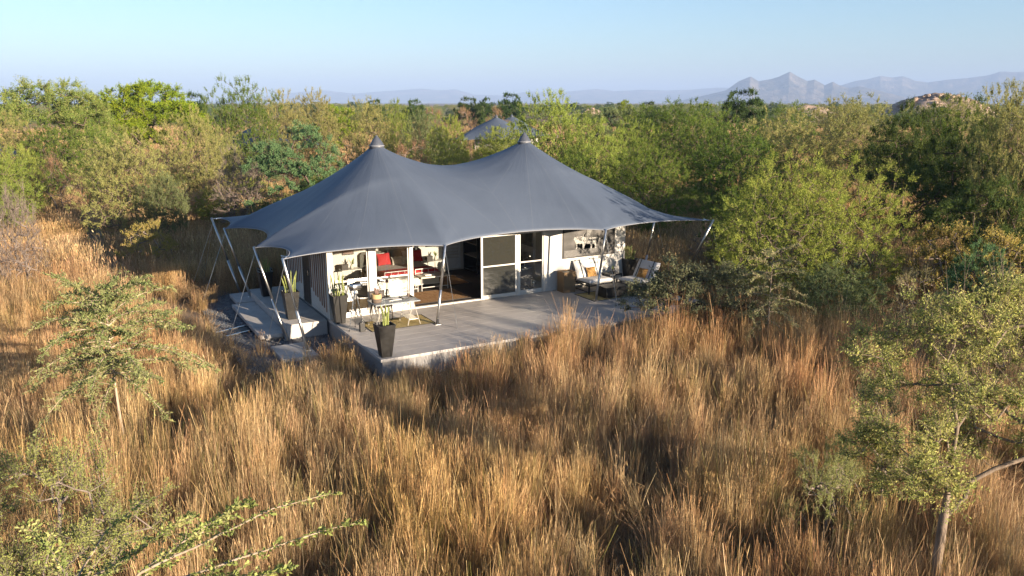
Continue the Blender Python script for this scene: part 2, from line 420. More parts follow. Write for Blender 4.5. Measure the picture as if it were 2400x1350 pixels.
H = 2.42
house = thing('lodge_house', 'white walled tent lodge with glass front and slatted end wall under the canopy', 'house', (0, 0, 0))
box('floor', m_floor, .12, 11.08, 4.63, 9.38, .003, .022, house)
box('ceiling', m_ceil, .0, 11.2, 4.5, 9.5, H, H+.08, house)
box('wall', m_white, .0, 11.2, 9.38, 9.5, .0, H, house)                 # back
box('wall', m_white, 11.08, 11.2, 4.5, 9.38, .0, H, house)              # right end
box('wall', m_white, 7.72, 11.08, 4.5, 4.6, .0, H, house)               # front, with picture
box('wall', m_white, 7.62, 7.72, 4.5, 9.38, .0, H, house)               # inner partition
# left end wall with door opening Y 6.5..7.45
box('wall', m_white, .0, .1, 4.64, 6.5, .0, H, house)
box('wall', m_white, .0, .1, 7.45, 9.38, .0, H, house)
box('wall', m_white, .0, .1, 6.5, 7.45, 2.1, H, house)
box('skirting', m_white, -.014, .0, 4.64, 6.48, .0, .1, house, .004)
box('skirting', m_white, -.014, .0, 7.47, 9.38, .0, .1, house, .004)
box('skirting', m_white, 7.74, 11.2, 4.485, 4.5, .0, .1, house, .004)
d = box('door', m_door, .02, .07, 6.5, 7.45, .0, 2.1, house)
for y in (6.5, 6.74, 6.98, 7.21): box('plank', m_door, .008, .02, y+.006, y+.231, .01, 2.09, d)
MB().tube((-.04, 6.62, 1.0), (-.04, 6.62, 1.16), .012).tube((-.04, 6.62, 1.02), (.01, 6.62, 1.02), .008).tube((-.04, 6.62, 1.14), (.01, 6.62, 1.14), .008).build('handle', plain('brushed_steel', (.62, .61, .59), .28, 1.0, .04), d)
near_b = [.18, .25, .32, .38, .44, .50, .56, .62]
for k, y in enumerate(np.linspace(4.76, 6.36, 8)):
    box('slat', m_slat, -.022, -.0005, y-.034, y+.034, near_b[k]+.03*math.sin(k*2.1), 2.32, house, .003)
for k, y in enumerate(np.linspace(7.62, 9.25, 8)):
    box('slat', m_slat, -.022, -.0005, y-.034, y+.034,   .55-.025*k+.05*math.sin(k*1.7), 2.32, house, .003)
# front frame
box('post', m_frame, .0, .14, 4.5, 4.64, .0, H, house, .005)
box('header', m_frame, .14, 7.72, 4.5, 4.6, 2.2, H, house, .004)
box('post', m_frame, 1.30, 1.405, 4.47, 4.6, .04, 2.2, house, .005)
box('post', m_frame, 1.412, 1.52, 4.49, 4.6, .04, 2.2, house, .005)
box('post', m_frame, 2.655, 2.78, 4.485, 4.6, .04, 2.2, house, .005)
box('post', m_frame, 6.60, 6.72, 4.46, 4.6, .0, 2.2, house, .005)
box('threshold', m_frame, .14, 6.6, 4.47, 4.6, .0, .04, house, .004)
box('threshold', m_frame, 6.72, 7.72, 4.5, 4.6, .0, .03, house, .004)
box('jamb', m_frame, 7.66, 7.72, 4.47, 4.5, .0, 2.25, house, .004)
def pane(x0, x1, y, mat, rail=1.13, st=.045, z1=2.2, z0=.04):
    fr_ = MB().box(x0, x0+st, y, y+.05, z0, z1).box(x1-st, x1, y, y+.05, z0, z1).box(x0+st, x1-st, y, y+.05, z0, z0+.1).box(x0+st, x1-st, y, y+.05, z1-.07, z1).box(x0+st, x1-st, y+.004, y+.046, rail-.022, rail+.022).build('window', m_frame, house, bevel=.003)
    g1 = MB().box(x0+st, x1-st, y+.022, y+.028, z0+.1, rail-.022).build('pane', mat, fr_)
    g2 = MB().box(x0+st, x1-st, y+.022, y+.028, rail+.022, z1-.07).build('pane', mat, fr_)
    return fr_
pane(.14, 1.30, 4.53, m_glass); pane(1.52, 2.655, 4.53, m_glass)
pane(5.18, 6.56, 4.42, m_screen, 1.13, .07); 
box('stile', m_frame, 5.30, 5.40, 4.53, 4.58, .04, 2.2, house, .004)
pane(6.72, 7.66, 4.53, m_glass, 1.13, .03)

# ---- stretched canopy: shape found by relaxing a weighted membrane
PK = [(2.80, 7.5), (8.62, 7.5)]; PZ = 5.06
CORN = [(-1.78, 2.45, 2.4), (13.3, 2.2, 2.4), (13.3, 12.7, 2.25), (-1.95, 12.6, 2.25)]
FRONT = [CORN[0], (2.87, 2.2, 2.4), (8.71, 2.3, 2.4), CORN[1]]
RIGHT = [CORN[1], (13.35, 5.4, 2.28), (13.35, 10.4, 2.18), CORN[2]]
BACK = [CORN[3], (2.8, 12.9, 2.3), (8.6, 12.9, 2.3), CORN[2]]
LEFT = [CORN[0], (-1.92, 5.4, 2.27), (-1.86, 10.6, 2.13), CORN[3]]
def scallop(pts, n_per, inward, sag):
    out = []
    for (a, b), sg in zip(zip(pts[:-1], pts[1:]), sag):
        a = np.array(a); b = np.array(b)
        for k in range(n_per):
            u = k/n_per; p = a*(1-u)+b*u; w = 4*u*(1-u); w = w**.8
            out.append(p+np.array([inward[0]*sg*w, inward[1]*sg*w, .16*sg*w]))
    out.append(np.array(pts[-1])); return np.array(out)
NX, NY = 40, 28
eF = scallop(FRONT, NX, (0, 1), (.38, .62, .42)); eB = scallop(BACK, NX, (0, -1), (.38, .62, .42))
eL = scallop(LEFT, NY, (1, 0), (.5, .85, .4)); eR = scallop(RIGHT, NY, (-1, 0), (.5, .85, .4))
nu, nv = len(eF), len(eL)
U = np.linspace(0, 1, nu)[:, None, None]; V = np.linspace(0, 1, nv)[None, :, None]
c00, c10, c11, c01 = [np.array(c) for c in CORN]
S = (1-V)*eF[:, None]+V*eB[:, None]+(1-U)*eL[None]+U*eR[None]-((1-U)*(1-V)*c00+U*(1-V)*c10+U*V*c11+(1-U)*V*c01)
XY = S[..., :2].copy(); N_ = nu*nv
idx = np.arange(N_).reshape(nu, nv)
def edges():
    e = []
    e.append((idx[:-1].ravel(), idx[1:].ravel())); e.append((idx[:, :-1].ravel(), idx[:, 1:].ravel()))
    e.append((idx[:-1, :-1].ravel(), idx[1:, 1:].ravel())); e.append((idx[1:, :-1].ravel(), idx[:-1, 1:].ravel()))
    return np.concatenate([q[0] for q in e]), np.concatenate([q[1] for q in e])
ea, eb = edges(); P2 = XY.reshape(-1, 2)
mid = (P2[ea]+P2[eb])/2; ln = np.linalg.norm(P2[ea]-P2[eb], axis=1)+1e-6
dpk = np.min([np.hypot(mid[:, 0]-p[0], mid[:, 1]-p[1]) for p in PK], axis=0)
wt = (1/ln)*(np.maximum(dpk, .15)**-.86)
isb = np.zeros((nu, nv), bool); isb[0] = isb[-1] = True; isb[:, 0] = isb[:, -1] = True
bb = isb.ravel()[ea] & isb.ravel()[eb]
wt = np.where(bb, wt*9.0, wt)
z = S[..., 2].ravel().copy()
fix = isb.ravel().copy()
dd = np.array([np.hypot(P2[:, 0]-p[0], P2[:, 1]-p[1]) for p in PK]).min(0)
pk = dd < .2
for p in PK: pk[np.argmin(np.hypot(P2[:, 0]-p[0], P2[:, 1]-p[1]))] = True
z[pk] = PZ+.02; fix |= pk
free = ~fix
def lap(x):
    d_ = wt*(x[ea]-x[eb]); return np.bincount(ea, d_, N_)-np.bincount(eb, d_, N_)
diag = np.bincount(ea, wt, N_)+np.bincount(eb, wt, N_)
rr_ = -lap(z); rr_[fix] = 0; zz_ = rr_/diag; pp_ = zz_.copy(); rz = rr_@zz_
for it in range(900):                                 # preconditioned conjugate gradient
    Ap = lap(pp_); Ap[fix] = 0; al = rz/(pp_@Ap+1e-30); z += al*pp_; rr_ -= al*Ap
    zz_ = rr_/diag; rn = rr_@zz_
    if rn < 1e-10: break
    pp_ = zz_+(rn/rz)*pp_; rz = rn
for q in CORN+FRONT[1:3]+BACK[1:3]+LEFT[1:3]+RIGHT[1:3]:        # tension creases fanning out from every pole
    rq = np.hypot(P2[:, 0]-q[0], P2[:, 1]-q[1]); aq = np.arctan2(P2[:, 1]-q[1], P2[:, 0]-q[0])
    z += np.where(isb.ravel(), 0, .018*np.sin(11*aq+q[0])*np.exp(-rq/1.1)*np.clip(rq/.5, 0, 1))
ap = np.arctan2(P2[:, 1]-7.5, np.where(P2[:, 0] < 5.71, P2[:, 0]-PK[0][0], P2[:, 0]-PK[1][0]))
z -= np.where(isb.ravel(), 0, .014*np.abs(np.cos(ap*10))*np.clip((dd-.4)/1.2, 0, 1)*np.clip((4.5-dd)/2, 0, 1))   # panels sag a little between the seams
cv = np.column_stack([P2, z])
quad = np.stack([idx[:-1, :-1].ravel(), idx[1:, :-1].ravel(), idx[1:, 1:].ravel(), idx[:-1, 1:].ravel()], -1)
# canvas with faint radial seams
t = NT('canopy_canvas'); oc = t.coord()
sep = t.n('SeparateXYZ'); t.l(oc, sep.inputs[0]); X_, Y_ = sep.outputs[0], sep.outputs[1]
right = t.math('GREATER_THAN', X_, 5.71)
cx = t.math('MULTIPLY_ADD', right, PK[1][0]-PK[0][0], PK[0][0])
dx = t.math('SUBTRACT', X_, cx); dy = t.math('SUBTRACT', Y_, 7.5)
an = t.math('ARCTAN2', dy, dx); rad = t.math('SQRT', t.math('ADD', t.math('MULTIPLY', dx, dx), t.math('MULTIPLY', dy, dy)))
NS = 20
fr_ = t.math('SUBTRACT', t.math('FRACT', t.math('MULTIPLY', an, NS/(2*math.pi))), .5)
dist = t.math('MULTIPLY', t.math('MULTIPLY', t.math('ABSOLUTE', fr_), 2*math.pi/NS), rad)
seam = t.math('LESS_THAN', dist, .014)
midl = t.math('LESS_THAN', t.math('ABSOLUTE', t.math('SUBTRACT', X_, 5.71)), .014)
seam = t.math('MAXIMUM', seam, midl)
nz = t.noise(.55, 6, .6, oc); fine = t.noise(160, 2, .5, oc); streak = t.noise(1.1, 4, .6, t.scale(oc, (1, .3, 1)))
cb = t.ramp(t.math('MULTIPLY_ADD', nz, .6, t.math('MULTIPLY', streak, .4)), [(.3, (.058, .074, .105)), (.7, (.073, .092, .128))])
cb = t.mix(t.math('MULTIPLY', seam, .5), cb, (.088, .104, .132))
cmb = t.n('CombineXYZ'); t.l(t.math('MULTIPLY', an, 5.0), cmb.inputs[0]); t.l(t.math('MULTIPLY', rad, .22), cmb.inputs[1]); t.l(right, cmb.inputs[2])
crease = t.noise(2.4, 4, .55, cmb.outputs[0]); run = t.noise(7.0, 4, .6, cmb.outputs[0])
cb = t.mix(t.math('MULTIPLY', t.math('SUBTRACT', run, .46, clamp=True), .6, clamp=True), cb, (.080, .098, .132))
cb = t.mix(t.math('MULTIPLY', t.math('SUBTRACT', t.noise(.35, 5, .65, oc), .5, clamp=True), 1.1, clamp=True), cb, (.043, .056, .08))
hgt = t.math('ADD', t.math('ADD', t.math('MULTIPLY', seam, .12), t.math('MULTIPLY', fine, .05)), t.math('MULTIPLY', crease, 1.0))
m_canvas = t.bsdf(cb, .62, 0, .35, hgt, .3, .04)
m_steel = plain('brushed_steel', (.62, .61, .59), .28, 1.0, .04)
m_steel2 = plain('galvanised_pole', (.56, .55, .53), .34, 1.0, .08, 3.0, .05)
m_cap = plain('grey_cap_metal', (.055, .062, .08), .45, .0, .08)
m_hem = plain('hem_webbing', (.20, .205, .225), .7)
m_wire = plain('steel_wire', (.50, .49, .47), .4, 1.0)
tent = thing('tent_canopy', 'large slate grey stretched canopy with two peaks on steel poles', 'tent', (0, 0, 0))
me = np_mesh('canopy', cv, quad, m_canvas, True)
can = link('canopy', me, tent)
so = can.modifiers.new('thick', 'SOLIDIFY'); so.thickness = .006; so.offset = -1
for p in PK:
    f_ = MB().lathe([(.27, -.10), (.245, .0), (.235, .04), (.20, .10), (.135, .20), (.06, .29), (.018, .35), (.004, .37)], 28, (p[0], p[1], PZ)).build('finial', m_cap, tent, smooth=True)
    MB().lathe([(.245, -.015), (.262, -.008), (.262, .012), (.245, .018)], 28, (p[0], p[1], PZ), cap=False).build('band', m_hem, f_, smooth=True)
def hem(arr):
    q = cv[arr]; m_ = MB()
    for a, b in zip(q[:-1], q[1:]): m_.tube(a, b, .012, .012, 5, False)
    return m_.build('hem', m_hem, tent, smooth=True)
for arr in (idx[:, 0], idx[:, -1], idx[0], idx[-1]): hem(arr)
def pole(base, top, out2, wires):
    base = Vector(base); top = Vector(top); tip = top+(top-base).normalized()*.04
    p_ = MB().tube(base, base.lerp(top, .45), .042, .042, 16).tube(base.lerp(top, .45), tip, .038, .036, 16).build('pole', m_steel2, tent, smooth=False)
    p_.data.polygons.foreach_set('use_smooth', [len(q.vertices) == 4 for q in p_.data.polygons])
    MB().box(base.x-.09, base.x+.09, base.y-.09, base.y+.09, base.z, base.z+.014).build('base_plate', m_steel2, p_)
    o2 = Vector((*out2, 0)).normalized()
    inn = top-o2*.26+Vector((0, 0, .03))
    br = MB().tube(tip-Vector((0,0,.05)), inn, .014, .014, 8)
    sd_ = Vector((-o2.y, o2.x, 0)); arc = [inn+sd_*(.20*math.sin(a))-o2*(.10*math.cos(a)-.10)*-1 for a in np.linspace(-1.5, 1.5, 9)]
    br.path(arc, .012, 6)
    br.build('corner_bracket', m_steel, p_)
    w_ = MB()
    for e in wires:
        e = Vector(e); a = base.lerp(top, .93)+o2*.06
        m3 = a.lerp(e, .82)
        w_.tube(a, m3, .0075, .0075, 5).tube(m3, e, .013, .013, 6)
    w_.build('guy_wire', m_wire, p_)
ZG = G+.1
pole((-1.12, 3.05, -.4), CORN[0], (-.6, -.8), [(-2.5, 2.6, ZG), (-1.35, 1.75, ZG)])
pole((-1.32, 4.62, -.48), LEFT[1], (-1, 0), [(-2.9, 5.3, ZG)])
pole((-1.27, 9.9, -.27), LEFT[2], (-1, 0), [(-2.9, 10.3, ZG)])
pole((-1.33, 11.4, -.5), LEFT[3], (-.7, .7), [(-2.9, 12.9, ZG), (-2.3, 14.0, G)])
pole((2.66, 2.42, 0), FRONT[1], (0, -1), [(3.0, 1.72, 0)])
pole((8.53, 2.52, 0), FRONT[2], (0, -1), [(8.85, 1.75, 0)])
pole((12.55, 3.3, G), CORN[1], (.7, -.7), [(13.9, 1.6, G), (14.4, 3.0, G)])
pole((12.6, 5.3, G), RIGHT[1], (1, 0), [(14.4, 5.5, G)])
pole((12.6, 10.4, G), RIGHT[2], (1, 0), [(14.4, 10.6, G)])
pole((12.6, 11.9, G), RIGHT[3], (.7, .7), [(14.3, 13.8, G)])
pole((2.8, 12.3, G), BACK[1], (0, 1), [(2.8, 14.2, G)])
pole((8.6, 12.3, G), BACK[2], (0, 1), [(8.6, 14.2, G)])
CAN_ME = me

# ---- the other tents of the camp
def far_tent(label, x, y, rz, z=0.0, walls=True):
    root = thing('tent_canopy', label, 'tent', (x, y, z), rz, 'other tents of the camp')
    c_ = link('canopy', CAN_ME, root, (-5.7, -7.5, 0))
    for p in PK:
        MB().lathe([(.27, -.10), (.235, .04), (.135, .20), (.018, .35), (.004, .37)], 14, (p[0]-5.7, p[1]-7.5, PZ)).build('finial', m_cap, root, smooth=True)
    for p, b in ((CORN[0], (-1.1, 3.0)), (FRONT[1], (2.7, 2.4)), (FRONT[2], (8.5, 2.5)), (CORN[1], (12.5, 3.3)), (LEFT[1], (-1.3, 4.7)), (LEFT[2], (-1.3, 9.9)), (RIGHT[1], (12.6, 5.3)), (RIGHT[2], (12.6, 10.3)), (CORN[2], (12.6, 12)), (CORN[3], (-1.2, 11.9))):
        MB().tube((b[0]-5.7, b[1]-7.5, G), (p[0]-5.7, p[1]-7.5, p[2]), .05, .045, 8).build('pole', m_steel2, root)
    if not walls: return root
    h_ = MB().box(-5.7, 5.5, -3.0, 2.0, -.02, 2.42).build('house_box', m_white, root)
    for a in (-5.2, -3.4, -1.6, .2): MB().box(a, a+1.5, -3.03, -3.001, .1, 2.1).build('window', m_screen, h_)
    MB().box(-5.7, 5.9, -7.5, -3.05, -.6, -.02).build('deck', m_cem, root)
    return root
far_tent('distant grey tent roof behind the trees between the canopy peaks', 47.0, 79, R(40), -.5)
far_tent('bluish tent roof glimpsed through the blue-green acacia', 14.8, 73.5, R(38), -.9, False)
far_tent('grey tent roof cut off at the left edge', -16.5, 60, R(15), -.2)

# ================================================================== OBJECTS ON AND AROUND THE TERRACE
m_black = plain('black_planter', (.016, .015, .014), .38, 0, .2, 8, .1)
m_soil2 = plain('potting_soil', (.05, .035, .025), .95, 0, .3, 20, .6)
t = NT('cactus_green'); oc = t.coord()
m_cactus = t.bsdf(t.ramp(t.noise(9, 4, .6, oc), [(.3, (.12, .15, .04)), (.55, (.22, .25, .07)), (.75, (.31, .31, .11))]), .6, 0, .3, t.noise(60, 3, .6, oc), .4, .006)
def cactus_stem(p, h, lean, r0, seed):
    """ribbed euphorbia column with wavy arrises"""
    n = 8; v = []; f = []; L = 14; rr = random.Random(seed)
    for i in range(L+1):
        u = i/L; c = Vector(p)+Vector((lean[0]*u*u, lean[1]*u*u, h*u))
        r_ = r0*(.72+.28*math.sin(min(1, u*3)*1.57))*(1 if u < .86 else max(.12, 1-((u-.86)/.14)**1.5))*(1+.10*math.sin(i*2.4+seed))
        for k in range(n):
            a = 2*math.pi*k/n+.3*seed; q = r_*(1.0 if k % 2 == 0 else .52)
            v.append(c+Vector((q*math.cos(a), q*math.sin(a), 0)))
    for i in range(L):
        for k in range(n): f.append((i*n+k, i*n+(k+1) % n, (i+1)*n+(k+1) % n, (i+1)*n+k))
    f.append(tuple(range(L*n, L*n+n)))
    return v, f
def planter(loc, label, seed, nst=8, ht=.62, hpot=.88, mat=None, rz=0.0):
    rr = random.Random(seed)
    root = thing('cactus_planter', label, 'planter', loc, rz, 'black tapered cactus planters')
    b, tp = .135, .235
    pot = MB().frustum(b, tp, .0, hpot, open_top=True)
    pot.add([(-tp, -tp, hpot), (tp, -tp, hpot), (tp, tp, hpot), (-tp, tp, hpot), (-tp+.022, -tp+.022, hpot), (tp-.022, -tp+.022, hpot), (tp-.022, tp-.022, hpot), (-tp+.022, tp-.022, hpot),
             (-tp+.03, -tp+.03, hpot-.08), (tp-.03, -tp+.03, hpot-.08), (tp-.03, tp-.03, hpot-.08), (-tp+.03, tp-.03, hpot-.08)],
            [(0,1,5,4),(1,2,6,5),(2,3,7,6),(3,0,4,7),(4,5,9,8),(5,6,10,9),(6,7,11,10),(7,4,8,11)])
    pot.build('pot', mat or m_black, root)
    MB().box(-tp+.03, tp-.03, -tp+.03, tp-.03, hpot-.09, hpot-.06).build('soil', m_soil2, root)
    for k in range(nst):
        a = rr.uniform(0, 6.28); q = .165*math.sqrt(rr.uniform(.05, 1))
        p = (q*math.cos(a), q*math.sin(a), hpot-.07); h = ht*rr.uniform(.55, 1.08)
        ln = (math.cos(a)*rr.uniform(.0, .13), math.sin(a)*rr.uniform(.0, .13))
        m_ = MB(); v, f = cactus_stem(p, h, ln, rr.uniform(.0125, .017), k+seed); m_.add(v, f)
        if k % 3 == 0:                                 # a side arm
            a2 = rr.uniform(0, 6.28); z2 = hpot-.07+h*.35
            v, f = cactus_stem((p[0]+ln[0]*.12+.02*math.cos(a2), p[1]+ln[1]*.12+.02*math.sin(a2), z2), h*.5, (.09*math.cos(a2), .09*math.sin(a2)), .011, k); m_.add(v, f)
        m_.build('cactus_stem', m_cactus, root, smooth=False)
    return root
planter((.20, .24, 0), 'black tapered cactus planter on the front left corner of the terrace', 1, 8, .58)
planter((.16, 4.03, 0), 'tall black cactus planter against the white corner post beside the tripod lamp', 2, 10, .70)
planter((-.93, 5.45, -.06), 'black cactus planter on the side platform between two poles', 3, 9, .66)
planter((-.93, 8.9, -.06), 'dark cactus planter farthest back on the side platform', 4, 8, .5)
planter((11.30, 4.32, 0), 'black planter with green cactus behind the lounge chairs', 5, 10, .62)
planter((-.45, 11.2, -.42), 'black planter with cactus behind the side platform', 6, 6, .5)

# rugs
def rug_mat(name, a, b, c):
    t = NT(name); oc = t.coord()
    wv = t.n('TexWave', wave_type='BANDS', bands_direction='X'); wv.inputs['Scale'].default_value = 55; wv.inputs['Distortion'].default_value = 1.2; t.l(oc, wv.inputs['Vector'])
    cc = t.ramp(t.noise(14, 5, .7, t.scale(oc, (1, .3, 1))), [(.3, a), (.5, b), (.72, c)])
    return t.bsdf(cc, .95, 0, .1, wv.outputs['Fac'], .6, .006)
m_rugy = rug_mat('yellow_jute', (.36, .27, .10), (.46, .35, .15), (.55, .44, .22))
m_rugb = rug_mat('brown_jute', (.22, .125, .06), (.34, .20, .10), (.42, .27, .15))
m_edge = plain('rug_binding', (.05, .045, .04), .9)
def rug(label, x0, x1, y0, y1, z, mat, grp='jute rugs'):
    nx, ny = 30, 20; r = np.random.default_rng(int(x0*10)+5)
    X, Y = np.meshgrid(np.linspace(x0, x1, nx), np.linspace(y0, y1, ny), indexing='ij')
    Z = z+.008+.004*np.sin(X*5+Y*3)*np.sin(Y*6)
    k0 = (np.arange(nx-1)[:, None]*ny+np.arange(ny-1)).ravel()
    o = link('rug', np_mesh('rug', np.stack([X, Y, Z], -1).reshape(-1, 3), np.stack([k0, k0+ny, k0+ny+1, k0+1], -1), mat, True)); tag(o, label, 'rug', grp)
    MB().box(x0-.025, x0, y0-.025, y1+.025, z, z+.014).box(x1, x1+.025, y0-.025, y1+.025, z, z+.014).box(x0, x1, y0-.025, y0, z, z+.014).box(x0, x1, y1, y1+.025, z, z+.014).build('binding', m_edge, o)
rug('yellow jute rug under the trestle desk', .68, 2.66, 2.58, 3.66, 0, m_rugy)
rug('yellow jute rug under the lounge chairs and black chest', 8.42, 10.6, 2.45, 3.6, 0, m_rugy)
rug('brown jute rug just inside the open glass door', 2.95, 5.05, 4.9, 6.45, .022, m_rugb)
rug('brown jute rug beside the bed foot', 4.95, 6.0, 6.95, 8.45, .022, m_rugb)
rug('brown jute rug behind the left glass panel', .35, 1.9, 4.95, 6.6, .022, m_rugb)

# trestle desk
m_dtop = plain('grey_green_desktop', (.21, .235, .25), .35, 0, .08)
m_alu = plain('pale_trestle_metal', (.60, .56, .48), .4, .8, .06)
desk = thing('trestle_desk', 'grey topped desk on silver trestles standing on the yellow rug', 'desk', (1.53, 3.02, 0))
MB().box(-.70, .70, -.38, .38, .725, .755).build('tabletop', m_dtop, desk, bevel=.004)
for s in (-1, 1):
    tr_ = MB()
    for y in (-.30, .30): tr_.tube((s*.50-.0, y, .725), (s*.50-.20, y*1.08, 0), .013).tube((s*.50, y, .725), (s*.50+.20, y*1.08, 0), .013)
    tr_.tube((s*.50, -.32, .712), (s*.50, .32, .712), .013)
    q = tr_.build('trestle', m_alu, desk)
    MB().box(s*.50-.15, s*.50+.15, -.315, .315, .17, .185).build('shelf', m_alu, q)
# desk items
m_basket = plain('woven_basket', (.42, .29, .14), .85, 0, .25, 30, .5)
m_basket_d = plain('dark_woven_basket', (.11, .08, .06), .9, 0, .25, 30, .5)
pot = thing('basket_plant', 'two-tone woven basket with bronze succulent on the desk', 'plant', (.98, 2.98, .756))
MB().lathe([(.13, 0), (.145, .02), (.15, .13)], 24).build('basket', m_basket_d, pot, smooth=True)
MB().lathe([(.151, .13), (.152, .20), (.145, .26), (.125, .26), (.12, .2)], 24, cap=False).build('basket_rim', m_basket, pot, smooth=True)
m_bron = plain('bronze_leaf', (.20, .13, .11), .6, 0, .3)
rr = random.Random(4); lf = MB()
for k in range(26):
    a = rr.uniform(0, 6.28); h = rr.uniform(.10, .26); o_ = rr.uniform(.05, .15); w = .022
    b_ = Vector((.03*math.cos(a), .03*math.sin(a), .22)); tp = Vector((o_*math.cos(a), o_*math.sin(a), .24+h)); m1 = (b_+tp)/2+Vector((0, 0, .05)); sd = Vector((-math.sin(a), math.cos(a), 0))*w
    lf.add([b_, m1+sd, tp, m1-sd], [(0, 1, 2, 3)])
lf.build('leaves', m_bron, pot)
m_paper = plain('printed_paper', (.62, .60, .56), .6, 0, .25, 14)
m_ink = plain('dark_print', (.06, .055, .05), .6)
mag = thing('magazine', 'open pale magazine lying on the desk', 'magazine', (1.55, 3.1, .756), .15)
MB().box(-.21, -.003, -.14, .14, 0, .012).build('page', m_paper, mag); MB().box(.003, .21, -.14, .14, 0, .014).build('page', m_paper, mag)
MB().box(-.19, -.04, -.10, .06, .0125, .0135).build('picture', m_ink, mag)
tray = thing('tray', 'dark tray with papers on the right end of the desk', 'tray', (1.98, 3.1, .756), .1)
MB().box(-.19, .19, -.14, .14, 0, .012).build('base', m_black, tray)
MB().box(-.19, -.18, -.14, .14, .012, .04).box(.18, .19, -.14, .14, .012, .04).box(-.18, .18, -.14, -.13, .012, .04).box(-.18, .18, .13, .14, .012, .04).build('rim', m_black, tray)
MB().box(-.15, .05, -.10, .10, .0125, .022).build('paper', m_paper, tray)
cup = thing('brush_pot', 'small dark pot with twigs standing in the tray', 'pot', (2.04, 3.14, .77))
MB().lathe([(.035, 0), (.045, .06), (.038, .10), (.03, .10)], 14).build('pot', m_basket_d, cup, smooth=True)
for k in range(4): MB().tube((0, 0, .08), (.05*math.cos(k*1.7), .05*math.sin(k*1.7), .24), .005, .003, 5).build('twig', m_bron, cup)

# desk chair
m_leather = plain('dark_leather', (.035, .026, .022), .5, 0, .2)
m_darkwood = plain('dark_wood', (.03, .022, .017), .5, 0, .2)
ch = thing('desk_chair', 'dark brown low-backed armchair between the desk and the glass', 'chair', (1.42, 3.78, 0), R(8))
MB().cushion(.52, .50, .11, rotm(loc=(0, 0, .44))).build('seat', m_leather, ch, smooth=True)
MB().cushion(.54, .36, .09, rotm(R(78), 0, 0, (0, .26, .66))).build('backrest', m_leather, ch, smooth=True)
for x in (-.23, .23):
    for y in (-.21, .23): MB().tube((x, y, .42), (x*1.08, y*1.1, 0), .022, .016, 8).build('leg', m_darkwood, ch)
    MB().tube((x*1.1, -.2, .42), (x*1.15, -.17, .62), .016).tube((x*1.15, -.17, .62), (x*1.1, .24, .66), .018).build('armrest', m_darkwood, ch)

# tripod studio lamp
lamp = thing('tripod_lamp', 'chrome studio lamp on tall silver tripod next to the corner planter', 'lamp', (.36, 3.05, 0))
for k in range(3):
    a = R(200+120*k); e = (.27*math.cos(a), .27*math.sin(a), 0)
    l_ = MB().tube((.03*math.cos(a), .03*math.sin(a), 1.10), (e[0]*.55, e[1]*.55, .52), .016, .016, 8).tube((e[0]*.5, e[1]*.5, .58), e, .011, .011, 8).build('leg', m_steel, lamp)
    MB().lathe([(.018, 0), (.018, .03), (.011, .035)], 8, e).build('rubber_foot', m_black, l_)
MB().lathe([(.045, 1.06), (.05, 1.10), (.03, 1.16), (.015, 1.2)], 12).build('head_mount', m_steel, lamp)
hd = MB(); m_ = rotm(0, R(90), R(25), (0, 0, 1.30))
v = [m_ @ Vector((r*math.cos(t), r*math.sin(t), z)) for r, z in ((.06, -.17), (.115, -.14), (.12, .02), (.13, .12), (.13, .15), (.11, .15), (.09, .02)) for t in [2*math.pi*k/20 for k in range(20)]]
f = [(i*20+k, i*20+(k+1) % 20, (i+1)*20+(k+1) % 20, (i+1)*20+k) for i in range(6) for k in range(20)]+[tuple(reversed(range(20)))]
hd.add(v, f).build('lamp_head', m_steel, lamp, smooth=True)
bb_ = MB().box(-.075, .075, -.06, .06, 0, .27).build('lantern_box', m_black, None, (.44, 2.78, 0), bevel=.008); tag(bb_, 'small black box lantern at the foot of the tripod lamp', 'lantern')
MB().tube((0, -.05, .27), (0, .05, .27), .008).build('handle', m_steel, bb_)

